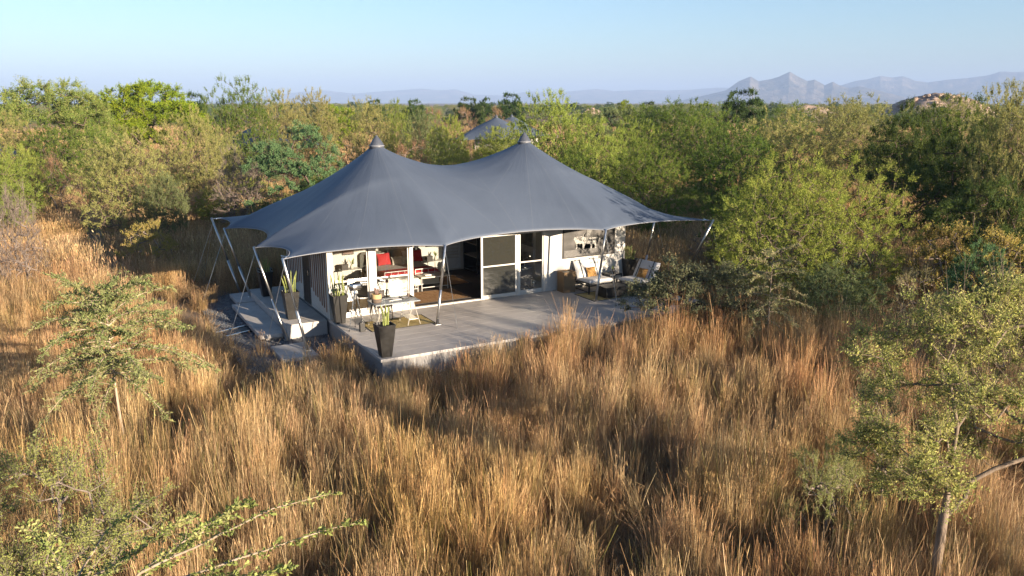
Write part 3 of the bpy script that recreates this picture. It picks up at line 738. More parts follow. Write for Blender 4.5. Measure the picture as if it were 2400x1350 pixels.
# lounge corner
m_cush = plain('white_canvas_cushion', (.54, .53, .52), .85, 0, .05, 10, .25, .2)
m_strap = plain('black_strap', (.02, .02, .022), .7)
m_iron = plain('dark_iron', (.035, .036, .038), .45, .6, .15)
m_pillow = rug_mat('tan_striped_weave', (.20, .105, .035), (.30, .17, .06), (.42, .26, .11))
def lounge(loc, rz, label):
    c = thing('lounge_chair', label, 'chair', loc, rz, 'white cushioned lounge chairs')
    w = 1.08; d_ = .92
    fm = MB()
    fm.box(-w/2, w/2, -d_/2, -d_/2+.03, .27, .30).box(-w/2, w/2, d_/2-.03, d_/2, .27, .30).box(-w/2, -w/2+.03, -d_/2, d_/2, .268, .298).box(w/2-.03, w/2, -d_/2, d_/2, .268, .298)
    fm.build('seat_frame', m_iron, c)
    for x in (-1, 1):
        for y in (-1, 1): MB().box(x*w/2-.02 if x < 0 else w/2-.015, (x*w/2+.015) if x < 0 else w/2+.02, y*d_/2-.018, y*d_/2+.018, 0, .40 if y < 0 else .30).build('leg', m_iron, c)
        MB().tube((x*(w/2+.0), -d_/2, .385), (x*w/2, -d_/2+.62, .36), .013).build('arm_rail', m_iron, c)
        MB().tube((x*(w/2-.01), d_/2-.12, .30), (x*(w/2-.01), d_/2+.17, .80), .014).build('back_rail', m_iron, c)
        MB().box(-.0 + (x*(w/2)-.015), x*(w/2)+.015, -d_/2, d_/2, .06, .08).build('stretcher', m_iron, c)
    MB().cushion(w-.03, d_-.02, .18, rotm(R(-2), 0, 0, (0, -.01, .39)), p=9, puff=.12).build('seat_cushion', m_cush, c, smooth=True)
    bm_ = rotm(R(62), 0, 0, (0, d_/2-.02, .70))
    b = MB().cushion(w-.03, .72, .19, bm_, p=9, puff=.12).build('back_cushion', m_cush, c, smooth=True)
    for x in (-.31, .31):
        st = MB()
        ys = np.linspace(-.34, .36, 10)
        for a, e in zip(ys[:-1], ys[1:]):
            za = .099; st.add([bm_ @ Vector(p) for p in ((x-.018, a, za), (x+.018, a, za), (x+.018, e, za), (x-.018, e, za))], [(0, 1, 2, 3)])
        st.add([bm_ @ Vector(p) for p in ((x-.018, .36, .099), (x+.018, .36, .099), (x+.018, .368, -.05), (x-.018, .368, -.05))], [(0, 1, 2, 3)])
        st.build('strap', m_strap, b)
    return c
LC = [((9.36, 3.80, 0), R(0), 'white lounge chair with black straps beside the woven basket box'), ((10.60, 2.96, 0), R(-84), 'white lounge chair turned sideways with its back to the long grass')]
for loc, rz, lab in LC: lounge(loc, rz, lab)
for loc, rz, lab in ((LC[0][0], LC[0][1], 'tan striped pillow on the lounge chair beside the basket box'), (LC[1][0], LC[1][1], 'tan striped pillow on the lounge chair turned sideways')):
    M_ = rotm(0, 0, rz, loc) @ rotm(R(64), 0, R(4), (.02, .22, .63))
    p = thing('pillow', lab, 'pillow', (loc[0], loc[1], .45), 0, 'tan striped pillows')
    o = MB().cushion(.42, .36, .13, rotm(loc=(-loc[0], -loc[1], -.45)) @ M_, p=3.0, puff=.8).build('cover', m_pillow, p, smooth=True)
m_glasstop = plain('smoked_tabletop', (.10, .095, .085), .2, 0, .1)
stb = thing('side_table', 'small dark iron side table between the two lounge chairs', 'table', (10.42, 4.18, 0))
MB().box(-.26, .26, -.22, .22, .43, .45).build('tabletop', m_glasstop, stb)
MB().box(-.27, .27, -.23, -.2205, .40, .452).box(-.27, .27, .2205, .23, .40, .452).box(-.27, -.2605, -.22, .22, .40, .452).box(.2605, .27, -.22, .22, .40, .452).build('rim', m_iron, stb)
for x in (-.25, .25):
    for y in (-.21, .21): MB().box(x-.012, x+.012, y-.012, y+.012, 0, .40).build('leg', m_iron, stb)
sp_ = thing('potted_succulent', 'small black pot with spiky succulent on the side table', 'plant', (10.40, 4.14, .4505))
MB().lathe([(.055, 0), (.085, .17), (.075, .17), (.07, .13)], 16).build('pot', m_black, sp_, smooth=True)
lf = MB(); rr = random.Random(8)
for k in range(18):
    a = rr.uniform(0, 6.28); tp = Vector((.10*math.cos(a)*rr.uniform(.3, 1), .10*math.sin(a)*rr.uniform(.3, 1), .17+rr.uniform(.06, .15))); sd = Vector((-math.sin(a), math.cos(a), 0))*.012; b_ = Vector((.01*math.cos(a), .01*math.sin(a), .13))
    lf.add([b_-sd, b_+sd, tp], [(0, 1, 2)])
lf.build('leaves', m_cactus, sp_)
cst = thing('chest_table', 'low black chest used as coffee table before the lounge chairs', 'table', (9.40, 2.78, .012))
MB().box(-.44, .44, -.27, .27, 0, .32).build('body', m_black, cst, bevel=.006)
MB().box(-.455, .455, -.285, .285, .322, .37).build('lid', m_black, cst, bevel=.006)
MB().box(-.47, -.456, -.05, .05, .25, .33).build('latch', m_iron, cst)
# woven basket box with open top
t = NT('diamond_weave'); oc = t.coord()
w1 = t.n('TexWave', wave_type='BANDS', bands_direction='DIAGONAL'); w1.inputs['Scale'].default_value = 11; t.l(oc, w1.inputs['Vector'])
w2 = t.n('TexWave', wave_type='BANDS', bands_direction='DIAGONAL'); w2.inputs['Scale'].default_value = 11; t.l(t.scale(oc, (-1, -1, 1)), w2.inputs['Vector'])
wv = t.math('MULTIPLY', w1.outputs['Fac'], w2.outputs['Fac'])
m_weave = t.bsdf(t.ramp(wv, [(.15, (.15, .095, .05)), (.6, (.33, .225, .12))]), .8, 0, .25, wv, .8, .01)
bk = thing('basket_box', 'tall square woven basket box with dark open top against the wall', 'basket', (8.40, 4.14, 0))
MB().box(-.24, .24, -.22, .22, 0, .69).build('body', m_weave, bk, bevel=.006)
MB().box(-.24, -.20, -.22, .22, .6905, .73).box(.20, .24, -.22, .22, .6905, .73).box(-.20, .20, -.22, -.18, .6905, .73).box(-.20, .20, .18, .22, .6905, .73).build('rim', m_weave, bk)
MB().box(-.2, .2, -.18, .18, .691, .70).build('hollow_shade_sheet', m_black, bk)  # black sheet inside the rim, its colour stands for the shade in the basket

# big framed wildlife photograph (flat print: background, log and two spotted cats)
m_pframe = plain('black_picture_frame', (.015, .013, .012), .4)
t = NT('print_backdrop'); oc = t.coord()
f1 = t.noise(1.5, 3, .5, t.scale(oc, (1, 1, 1.6))); sepz = t.n('SeparateXYZ'); t.l(oc, sepz.inputs[0])
m_pb = t.bsdf(t.ramp(f1, [(.3, (.015, .014, .013)), (.5, (.045, .042, .039)), (.7, (.11, .10, .092))]), .5, 0, .3)
m_plog = plain('print_log', (.10, .095, .09), .5, 0, .45, 9, .02, .3, 60, (1, 1, 4))
m_pcat = plain('print_pale_fur', (.27, .26, .24), .5, 0, .2, 14)
m_pcat2 = plain('print_grey_fur', (.13, .125, .115), .5, 0, .25, 14)
m_pspot = plain('print_dark_spot', (.04, .038, .036), .5)
pic = thing('framed_photograph', 'large framed black and white photograph of two leopards on the white wall', 'picture', (9.575, 4.484, 1.10))
PW, PH = 2.25, 1.17
MB().box(-PW/2, PW/2, -.02, .012, -.0, .03).box(-PW/2, PW/2, -.02, .012, PH-.03, PH).box(-PW/2, -PW/2+.035, -.02, .012, .03, PH-.03).box(PW/2-.035, PW/2, -.02, .012, .03, PH-.03).build('frame', m_pframe, pic)
prt = MB().box(-PW/2+.035, PW/2-.035, -.004, .010, .03, PH-.03).build('print', m_pb, pic)
def flat(name, poly, y, mat):
    n = len(poly); v = [(x, y, z) for x, z in poly]+[(x, y+.0015, z) for x, z in poly]
    bm = bmesh.new(); vs_ = [bm.verts.new(p) for p in v]
    fa = bm.faces.new(vs_[:n]); bm.faces.new(list(reversed(vs_[n:])))
    bmesh.ops.triangulate(bm, faces=bm.faces[:])
    me = bpy.data.meshes.new(name); bm.to_mesh(me); bm.free(); me.materials.append(mat); return link(name, me, prt)
def px2(x, y):                                        # tracing units of the print -> metres
    return ((x-1190)/1880*2.18, (1180-y)/1110*1.12+.03-.0)
flat('log', [px2(*p) for p in ((275,1205),(275,935),(620,930),(1000,930),(1500,905),(2110,880),(2110,1010),(1900,1040),(1600,1070),(1000,1140))], -.0058, m_plog)
A_ = [(620,500),(660,460),(740,470),(900,470),(960,500),(1080,530),(1250,545),(1400,545),(1500,530),(1560,560),(1610,600),(1600,680),(1550,700),(1500,640),(1470,690),(1450,760),(1475,860),(1450,935),(1400,930),(1410,830),(1360,770),(1300,800),(1290,930),(1240,930),(1250,800),(1200,760),(1050,750),(1010,830),(990,930),(930,930),(950,800),(930,720),(860,740),(860,850),(840,925),(800,925),(825,800),(800,720),(740,720),(745,830),(730,920),(690,920),(720,820),(690,700),(650,610),(615,560)]
flat('leopard', [px2(*p) for p in A_], -.0075, m_pcat)
B_ = [(1100,520),(1090,400),(1100,260),(1085,190),(1130,150),(1200,130),(1260,150),(1280,220),(1260,330),(1230,420),(1180,470),(1170,525)]
flat('leopard', [px2(*p) for p in B_], -.0075, m_pcat2)
flat('tail', [px2(*p) for p in ((1090,300),(1000,370),(950,420),(950,490),(1000,520),(990,470),(980,430),(1030,390),(1095,330))], -.0074, m_pcat2)
flat('shadow_patch', [px2(*p) for p in ((1060,760),(1200,770),(1240,850),(1230,950),(1120,960),(1080,880))], -.0068, m_pspot)
rr = random.Random(3); sp2 = MB()
def inside(x, y, P):
    c = False; j = len(P)-1
    for i in range(len(P)):
        if (P[i][1] > y) != (P[j][1] > y) and x < (P[j][0]-P[i][0])*(y-P[i][1])/(P[j][1]-P[i][1])+P[i][0]: c = not c
        j = i
    return c
cnt = 0
while cnt < 210:
    x, y = rr.uniform(615, 1610), rr.uniform(140, 930)
    if inside(x, y, A_) or inside(x, y, B_):
        q = rr.uniform(7, 13); c_ = [px2(x+q*math.cos(a)*1.2, y+q*math.sin(a)) for a in (0, 1.2, 2.4, 3.6, 4.9)]
        sp2.add([(a, -.0082, b) for a, b in c_], [(0, 1, 2, 3, 4)]); cnt += 1
sp2.build('spots', m_pspot, prt)

# ================================================================== INSIDE THE LODGE
m_linen = plain('grey_white_linen', (.40, .38, .36), .85, 0, .05, 8, .25)
m_red = plain('red_cotton', (.30, .013, .016), .8, 0, .1, 12, .25)
m_headb = plain('olive_grey_headboard', (.075, .075, .065), .8, 0, .1, 10, .2)
m_pale = plain('ivory_cotton', (.46, .43, .365), .85, 0, .06)
m_patt = plain('grey_leaf_print', (.35, .36, .32), .85, 0, .55, 16, .1)
bed = thing('bed', 'double bed with dark headboard, grey linen and white base in the bedroom', 'bed', (3.82, 8.2, .022))
MB().box(-1.08, 1.08, -.98, .98, .06, .28).build('base', m_pale, bed, bevel=.01)
MB().cushion(2.2, 2.02, .36, rotm(loc=(0, 0, .44)), p=12, puff=.08, n=18).build('mattress', m_linen, bed, smooth=True)
hb = [(-1.22, 0), (1.22, 0), (1.22, .92)]+[(1.08+.14*math.cos(a), .92+.14*math.sin(a)) for a in np.linspace(.2, 1.57, 6)]+[(-1.08-.14*math.sin(a), .92+.14*math.cos(a)) for a in np.linspace(0, 1.37, 6)]+[(-1.22, .92)]
h_ = MB(); n = len(hb); h_.add([(x, 1.02, z) for x, z in hb]+[(x, 1.12, z) for x, z in hb], [tuple(range(n)), tuple(reversed(range(n, 2*n)))]+[(k, n+k, n+(k+1) % n, (k+1) % n) for k in range(n)]); h_.build('headboard', m_headb, bed)
thr = thing('bed_throw', 'folded red throw across the foot of the bed', 'throw', (3.82, 7.5, .6))
MB().cushion(2.26, .72, .34, rotm(loc=(0, .03, -.12)), p=12, puff=.06, n=18).build('cloth', m_red, thr, smooth=True)
for x, y, z, w, h, mat, lab, rx, rz in ((3.35, 8.72, .86, .52, .46, m_red, 'red cushion on the left of the bed', 68, 4), (4.62, 8.74, .87, .52, .46, m_red, 'red cushion on the right of the bed', 68, -4),
                                        (3.82, 8.62, .78, .40, .32, m_pale, 'plain ivory cushion in the middle of the bed', 66, 3), (4.18, 8.58, .78, .40, .32, m_patt, 'grey leaf patterned cushion in the middle of the bed', 66, -3), (3.15, 8.95, .85, .66, .42, m_linen, 'grey white pillow against the left of the headboard', 70, 0), (4.5, 8.98, .85, .66, .42, m_linen, 'grey white pillow against the right of the headboard', 70, 0)):
    p = thing('cushion', lab, 'cushion', (x, y, z-.2), R(rz), 'bed cushions')
    MB().cushion(w, h, .14, rotm(R(rx), 0, 0, (0, 0, .2)), p=3, puff=.8).build('cover', mat, p, smooth=True)
m_whitepipe = plain('white_enamel_tube', (.52, .505, .475), .4)
for cx, lab in ((3.27, 'white tubular luggage bench at the left of the bed foot'), (4.42, 'white tubular luggage bench at the right of the bed foot')):
    bn_ = thing('luggage_bench', lab, 'bench', (cx, 6.82, .022), 0, 'luggage benches at the bed foot')
    for x in (-.5, .5):
        for y in (-.28, .28): MB().tube((x, y, 0), (x, y, .46 if y < 0 else .68), .014).build('leg', m_whitepipe, bn_)
    MB().box(-.53, .53, -.31, .31, .45, .50).build('seat', m_pale, bn_, bevel=.01)
    MB().tube((-.5, .28, .68), (.5, .28, .68), .014).tube((-.5, .28, .54), (.5, .28, .54), .010).build('back_rail', m_whitepipe, bn_)
    for x in (-.25, 0, .25): MB().tube((x, .28, .50), (x, .28, .68), .008).build('spindle', m_whitepipe, bn_)
    MB().tube((-.5, -.28, .12), (.5, -.28, .12), .012).tube((-.5, .28, .12), (.5, .28, .12), .012).build('stretcher', m_whitepipe, bn_)
bk_ = MB().box(-.17, .17, -.12, .12, 0, .035).build('book', m_paper, None, (4.3, 6.8, .523)); tag(bk_, 'pale book lying on the right luggage bench', 'book')
for cx, lab, it in ((2.17, 'white bedside table left of the bed', 'left'), (5.52, 'white bedside table right of the bed', 'right')):
    bt = thing('bedside_table', lab, 'table', (cx, 9.08, .022), 0, 'bedside tables')
    MB().box(-.37, .37, -.22, .22, .50, .53).build('tabletop', m_whitepipe, bt, bevel=.004)
    for x in (-.35, .35):
        for y in (-.2, .2): MB().tube((x, y, 0), (x, y, .50), .012).build('leg', m_whitepipe, bt)
    v_ = thing('vase', 'white vase with leafy sprig on the bedside table ' + it + ' of the bed', 'vase', (cx+.05, 9.05, .553))
    MB().lathe([(.05, 0), (.07, .06), (.04, .14), (.03, .16)], 14).build('body', m_pale, v_, smooth=True)
    lf = MB(); rr = random.Random(cx)
    for k in range(16):
        a = rr.uniform(0, 6.28); b_ = Vector((0, 0, .15)); tp = Vector((.14*math.cos(a), .14*math.sin(a), .15+rr.uniform(.05, .3))); sd = Vector((-math.sin(a), math.cos(a), 0))*.02; mm = (b_+tp)/2
        lf.add([b_, mm+sd, tp, mm-sd], [(0, 1, 2, 3)])
    lf.build('leaves', m_cactus, v_)
    d1 = MB().box(-.12, .12, -.09, .09, 0, .16).build('dark_box', m_darkwood, None, (cx-.22, 9.05, .553), bevel=.006); tag(d1, 'dark wooden box on the bedside table ' + it + ' of the bed', 'box')
    MB().box(-.125, .125, -.095, .095, .162, .19).build('lid', m_darkwood, d1)
for x0, x1, z0, z1, lab in ((1.98, 2.42, 1.02, 1.34, 'dark framed print above the left bedside table'), (2.55, 2.85, 1.28, 1.62, 'small dark framed print left above the headboard'), (5.30, 5.72, 1.04, 1.36, 'dark framed print above the right bedside table'), (4.9, 5.15, 1.25, 1.55, 'small dark framed print right above the headboard')):
    f_ = MB().box(-(x1-x0)/2, (x1-x0)/2, -.012, .012, 0, z1-z0).build('framed_print', m_pframe, None, ((x0+x1)/2, 9.365, z0)); tag(f_, lab, 'picture', 'small prints on the bedroom wall')
    MB().box(-(x1-x0)/2+.04, (x1-x0)/2-.04, -.0145, -.0125, .04, z1-z0-.04).build('print', m_bron, f_)
bl = thing('louvre_shutter', 'pale slatted shutter on the bedroom back wall', 'shutter', (6.35, 9.34, .1))
m_blue = plain('pale_grey_shutter', (.55, .57, .60), .6)
MB().box(-.42, -.36, -.02, .02, 0, 2.1).box(.36, .42, -.02, .02, 0, 2.1).box(-.36, .36, -.02, .02, 0, .42).box(-.36, .36, -.02, .02, 2.04, 2.1).build('frame', m_blue, bl)
for k in range(13): MB().box(-.36, .36, -.004, .004, -.055, .055, rotm(R(22), 0, 0, (0, 0, .49+k*.12))).build('slat', m_blue, bl)
b2 = thing('window_blind', 'white roman blind in the left corner of the bedroom', 'blind', (1.0, 9.35, .8))
for k in range(6): MB().box(-.5, .5, -.012-.004*(k % 2), .012, k*.22+.004, k*.22+.216).build('fold', m_pale, b2)
wd = thing('wardrobe_shelf', 'black open wardrobe shelving in the far corner of the bedroom', 'shelf', (7.25, 8.75, .022))
m_wd = plain('black_shelf_board', (.01, .01, .01), .5)
MB().box(.30, .34, -.6, .6, 0, 2.3).box(-.34, .30, .56, .6, 0, 2.3).box(-.34, .30, -.6, -.56, 0, 2.3).build('carcass', m_wd, wd)
for z_ in (.05, .62, 1.12, 1.62): MB().box(-.34, .30, -.56, .56, z_, z_+.03).build('shelf', plain('pale_shelf_edge', (.28, .27, .25), .6) if z_ > .5 else m_wd, wd)
cst2 = thing('stool', 'dark low stool behind the left glass panel', 'stool', (1.0, 5.6, .03))
MB().cushion(.46, .46, .12, rotm(loc=(0, 0, .42))).build('seat', m_leather, cst2, smooth=True)
for x in (-.17, .17):
    for y in (-.17, .17): MB().tube((x, y, .38), (x*1.2, y*1.2, 0), .018, .013, 8).build('leg', m_darkwood, cst2)
# writing nook
cn = thing('console_table', 'slim metal console table in the writing nook', 'table', (7.30, 5.62, .022))
MB().box(-.27, .27, -.52, .52, .71, .735).build('tabletop', m_dtop, cn)
for y in (-.5, .5): MB().box(-.26, -.235, y-.012, y+.012, 0, .71).box(.235, .26, y-.012, y+.012, 0, .71).box(-.235, .235, y-.012, y+.012, .0, .022).build('leg_frame', m_steel, cn)
dl = thing('desk_lamp', 'chrome angled desk lamp on the console table', 'lamp', (7.36, 5.25, .758))
MB().lathe([(.08, 0), (.08, .015), (.02, .03)], 16).build('base', m_steel, dl, smooth=True)
MB().tube((0, 0, .02), (-.05, .05, .30), .008).tube((-.05, .05, .30), (.06, -.2, .46), .008).build('arm', m_steel, dl)
MB().lathe([(.02, .05), (.045, .02), (.07, -.05), (.062, -.05)], 14, (.06, -.2, .45), cap=False).build('shade', m_steel, dl, smooth=True)
dp = thing('desk_plant', 'dark leafy plant in a bowl on the console table', 'plant', (7.28, 5.62, .758))
MB().lathe([(.07, 0), (.11, .08), (.10, .09)], 14).build('bowl', m_black, dp, smooth=True)
lf = MB(); rr = random.Random(11)
for k in range(50):
    a = rr.uniform(0, 6.28); b_ = Vector((.03*math.cos(a), .03*math.sin(a), .08)); q = rr.uniform(.08, .24); tp = Vector((q*math.cos(a), q*math.sin(a), .1+rr.uniform(.02, .32))); sd = Vector((-math.sin(a), math.cos(a), 0))*.025; mm = b_.lerp(tp, .6)
    lf.add([b_, mm+sd, tp, mm-sd], [(0, 1, 2, 3)])
lf.build('leaves', plain('dark_leaf', (.03, .045, .02), .6), dp)
cnv = thing('leaning_frame', 'empty picture frame leaning on the console table', 'frame', (7.5, 5.75, .758))
M_ = rotm(0, R(-14), 0, (.0, 0, 0))
MB().box(-.012, .012, -.2, -.17, 0, .5, M_).box(-.012, .012, .17, .2, 0, .5, M_).box(-.012, .012, -.17, .17, 0, .03, M_).box(-.012, .012, -.17, .17, .47, .5, M_).build('border', m_darkwood, cnv)
MB().box(-.004, .004, -.17, .17, .03, .47, M_).build('backing', plain('olive_card', (.13, .12, .085), .8), cnv)
wp = MB().box(-.012, .012, -.55, .55, 0, .62).build('framed_print', m_pframe, None, (7.605, 5.7, 1.5)); tag(wp, 'dark framed print on the side wall of the writing nook', 'picture')
MB().box(-.0145, -.0125, -.49, .49, .06, .56).build('print', m_pb, wp)
cb_ = thing('canister', 'brushed metal canister standing on the nook floor', 'canister', (7.46, 4.86, .022))
MB().lathe([(.085, 0), (.088, .01), (.088, .30), (.07, .34), (.03, .36), (.03, .40), (.0, .40)], 20).build('body', m_steel, cb_, smooth=True)
MB().tube((0, 0, .38), (.02, .05, .80), .007).build('tube', m_black, cb_)
sk = MB().box(-.012, .0, -.06, .06, 0, .09).build('floor_socket', m_wd, None, (7.619, 4.95, .18)); tag(sk, 'black wall socket low in the writing nook', 'socket')
# drain beside the steps
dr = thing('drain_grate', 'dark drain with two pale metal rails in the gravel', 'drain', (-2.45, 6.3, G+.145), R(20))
MB().box(-.38, .38, -.3, .3, -.03, .01).build('pit_shade_slab', m_wd, dr)  # closed black slab, painted dark in place of the shade down the drain
for y in (-.31, .31): MB().box(-.55, .55, y-.03, y+.03, 0, .035).build('rail', m_steel, dr)

# ================================================================== VEGETATION
def leaf_material(name, trans=.35, hue_var=.3):
    """leaf / straw colour from the mesh's own 'tint' plus a different shift for every plant"""
    t = NT(name)
    at = t.n('Attribute'); at.attribute_name = 'tint'
    oi = t.n('ObjectInfo').outputs['Random']
    hs = t.n('HueSaturation'); hs.inputs['Saturation'].default_value = 1.05
    t.l(at.outputs['Color'], hs.inputs['Color'])
    t.l(t.math('MULTIPLY_ADD', oi, .022*hue_var/.3, .494), hs.inputs['Hue'])
    t.l(t.math('MULTIPLY_ADD', t.math('FRACT', t.math('MULTIPLY', oi, 7.31)), hue_var, 1.0-hue_var/2), hs.inputs['Value'])
    df = t.n('BsdfDiffuse'); tl = t.n('BsdfTranslucent')
    t.l(hs.outputs[0], df.inputs['Color']); t.l(hs.outputs[0], tl.inputs['Color'])
    mx = t.n('MixShader'); mx.inputs[0].default_value = trans
    t.l(df.outputs[0], mx.inputs[1]); t.l(tl.outputs[0], mx.inputs[2]); t.l(mx.outputs[0], t.out.inputs['Surface'])
    return t.m
m_leaf = leaf_material('leaf', .38, .30)
t = NT('straw'); at = t.n('Attribute'); at.attribute_name = 'tint'
geo = t.n('NewGeometry').outputs['Position']
oi = t.n('ObjectInfo').outputs['Random']
p1 = t.noise(.16, 3, .6, geo); p2 = t.noise(.55, 3, .6, t.scale(geo, (1, 1, .0)))
patch = t.ramp(p1, [(.36, (1.08, 1.0, .80)), (.5, (1, 1, 1)), (.64, (1.02, .86, .76))])
c_ = t.mix(1.0, at.outputs['Color'], patch, 'MULTIPLY')
hs = t.n('HueSaturation'); hs.inputs['Saturation'].default_value = .97; t.l(c_, hs.inputs['Color']); t.l(t.math('MULTIPLY_ADD', p2, .5, t.math('MULTIPLY_ADD', oi, .7, .36)), hs.inputs['Value'])
t.l(t.math('MULTIPLY_ADD', t.math('FRACT', t.math('MULTIPLY', oi, 5.7)), .02, .49), hs.inputs['Hue'])
df = t.n('BsdfDiffuse'); tl = t.n('BsdfTranslucent'); t.l(hs.outputs[0], df.inputs['Color']); t.l(hs.outputs[0], tl.inputs['Color'])
mx = t.n('MixShader'); mx.inputs[0].default_value = .28; t.l(df.outputs[0], mx.inputs[1]); t.l(tl.outputs[0], mx.inputs[2]); t.l(mx.outputs[0], t.out.inputs['Surface'])
m_straw = t.m
def bark(name, a, b):
    t = NT(name); oc = t.coord()
    return t.bsdf(t.ramp(t.noise(5, 6, .65, t.scale(oc, (1, 1, .35))), [(.3, a), (.7, b)]), .9, 0, .15, t.noise(24, 5, .65, t.scale(oc, (1, 1, .3))), .7, .02)
m_bark = bark('grey_bark', (.075, .055, .042), (.17, .13, .10))
m_barkp = bark('pale_bark', (.22, .165, .12), (.42, .33, .25))
m_barkg = bark('dry_twig_bark', (.13, .10, .085), (.24, .195, .165))
m_barkd = bark('dark_bark', (.05, .036, .03), (.11, .08, .065))

def unit(v): return v/(np.linalg.norm(v, axis=-1, keepdims=True)+1e-9)
def tubes(p0, p1, r0, r1, n):
    """many tapered prisms at once"""
    p0 = np.asarray(p0); p1 = np.asarray(p1)
    d = unit(p1-p0); a = np.where(np.abs(d[:, 2:3]) < .9, np.array([[0, 0, 1.]]), np.array([[1., 0, 0]]))
    u = unit(np.cross(d, a)); w = np.cross(d, u)
    th = np.arange(n)*2*math.pi/n; cs, sn = np.cos(th), np.sin(th)
    ring = u[:, None]*cs[None, :, None]+w[:, None]*sn[None, :, None]
    v = np.concatenate([p0[:, None]+ring*np.asarray(r0)[:, None, None], p1[:, None]+ring*np.asarray(r1)[:, None, None]], 1)
    k = np.arange(n); q = np.stack([k, n+k, n+(k+1) % n, (k+1) % n], -1)
    f = (q[None]+(np.arange(len(p0))*2*n)[:, None, None]).reshape(-1, 4)
    return v.reshape(-1, 3), f
def leaves(base, direc, length, width, tint, rng, fold=.0):
    """one diamond blade per row"""
    n = len(base); d = unit(direc); a = rng.normal(size=(n, 3)); s = unit(np.cross(d, a))
    L = np.asarray(length)[:, None]; Wd = np.asarray(width)[:, None]
    m = base+d*L*.5
    v = np.stack([base, m+s*Wd*.5, base+d*L, m-s*Wd*.5], 1).reshape(-1, 3)
    f = np.arange(n*4).reshape(-1, 4)
    c = np.repeat(np.column_stack([tint, np.ones(n)]), 4, 0)
    return v, f, c
def pick_tint(rng, n, cols, var=.18):
    cols = np.array(cols); k = rng.integers(0, len(cols), n); c = 1.45*cols[k]*rng.uniform(1-var, 1+var, (n, 1))
    return c

def grow(rng, start, attract, seg=.35, wander=.12, up=.15):
    """skeleton: start = list of polylines (first point list of each joins by index), attract = target points"""
    P = [np.array(start[0][0])]; par = [-1]
    for line, jn in start_joins(start):
        prev = jn
        for q in line: P.append(np.array(q)); par.append(prev); prev = len(P)-1
    base = np.array(P[0]); order = np.argsort(np.linalg.norm(attract-np.array(P[-1]), axis=1))
    tips = []
    cap = len(P)+len(attract)*14; A = np.zeros((cap, 3)); n = len(P); A[:n] = P
    low = A[:n, 2].max()*0.0
    trunk_free = min(3, n-1)
    for t_ in order:
        q = attract[t_]; dv = A[:n]-q; dist = np.linalg.norm(dv, axis=1)
        cost = dist+.55*np.maximum(0, A[:n, 2]-q[2]); cost[:trunk_free] += 1.5 if n > trunk_free+1 else 0
        j = int(np.argmin(cost)); L = dist[j]; m = int(np.clip(round(L/seg), 1, 12))
        a = A[j].copy(); side = rng.normal(size=3)*wander*L; side[2] += up*L*.5
        prev = j
        for k in range(1, m+1):
            u = k/m; p = a*(1-u)+q*u+side*(4*u*(1-u))*.35+(rng.normal(size=3)*.03*L if k < m else 0)
            A[n] = p; par.append(prev); prev = n; n += 1
        tips.append(prev)
    return A[:n], np.array(par), np.array(tips)
def start_joins(start):
    """first polyline starts the trunk; later ones give (points, index of joint)"""
    yield start[0][1:], 0
    for pts, j in start[1:]: yield pts, j
def radii(par, tips, n, r_tip, ex):
    cnt = np.zeros(n); cnt[tips] += 1
    for i in range(n-1, 0, -1): cnt[par[i]] += cnt[i]
    return r_tip*np.maximum(cnt, 1)**ex
def joints(A, par, r, n):
    """branch segments; the thickest child carries on its parent's width, ends overlap a little"""
    main = np.full(n, -1)
    for i in np.argsort(r[1:])+1: main[par[i]] = i
    k = np.arange(1, n); ra = np.where(main[par[k]] == k, r[par[k]], np.minimum(r[par[k]], r[k]*1.25)); rb = r[k]
    d = unit(A[k]-A[par[k]]); return k, A[par[k]]-d*ra[:, None]*.25, A[k]+d*rb[:, None]*.25, ra, rb
def clumps(rng, n, H, Wd, z0, shape='dome', rmul=.24):
    out = []
    for k in range(n):
        a = k*2.39996+rng.uniform(-.4, .4); u = math.sqrt((k+.5)/n)
        r = Wd/2*(.12+.72*u)
        if shape == 'dome': zt = z0+(H*.93-z0)*math.sqrt(max(.1, 1-(r/(Wd/2))**2))*(1-.75*rng.random()**2.2)
        elif shape == 'flat': zt = z0+(H-z0)*rng.choice([.25, .55, .86])*rng.uniform(.85, 1.06)
        elif shape == 'vase': zt = z0+(H-z0)*rng.uniform(.3, .88)
        else: zt = z0+(H-z0)*(1-u*.75)*rng.uniform(.7, 1.0)
        out.append((r*math.cos(a), r*math.sin(a), zt, Wd*rmul*rng.uniform(.65, 1.2)))
    return np.array(out)
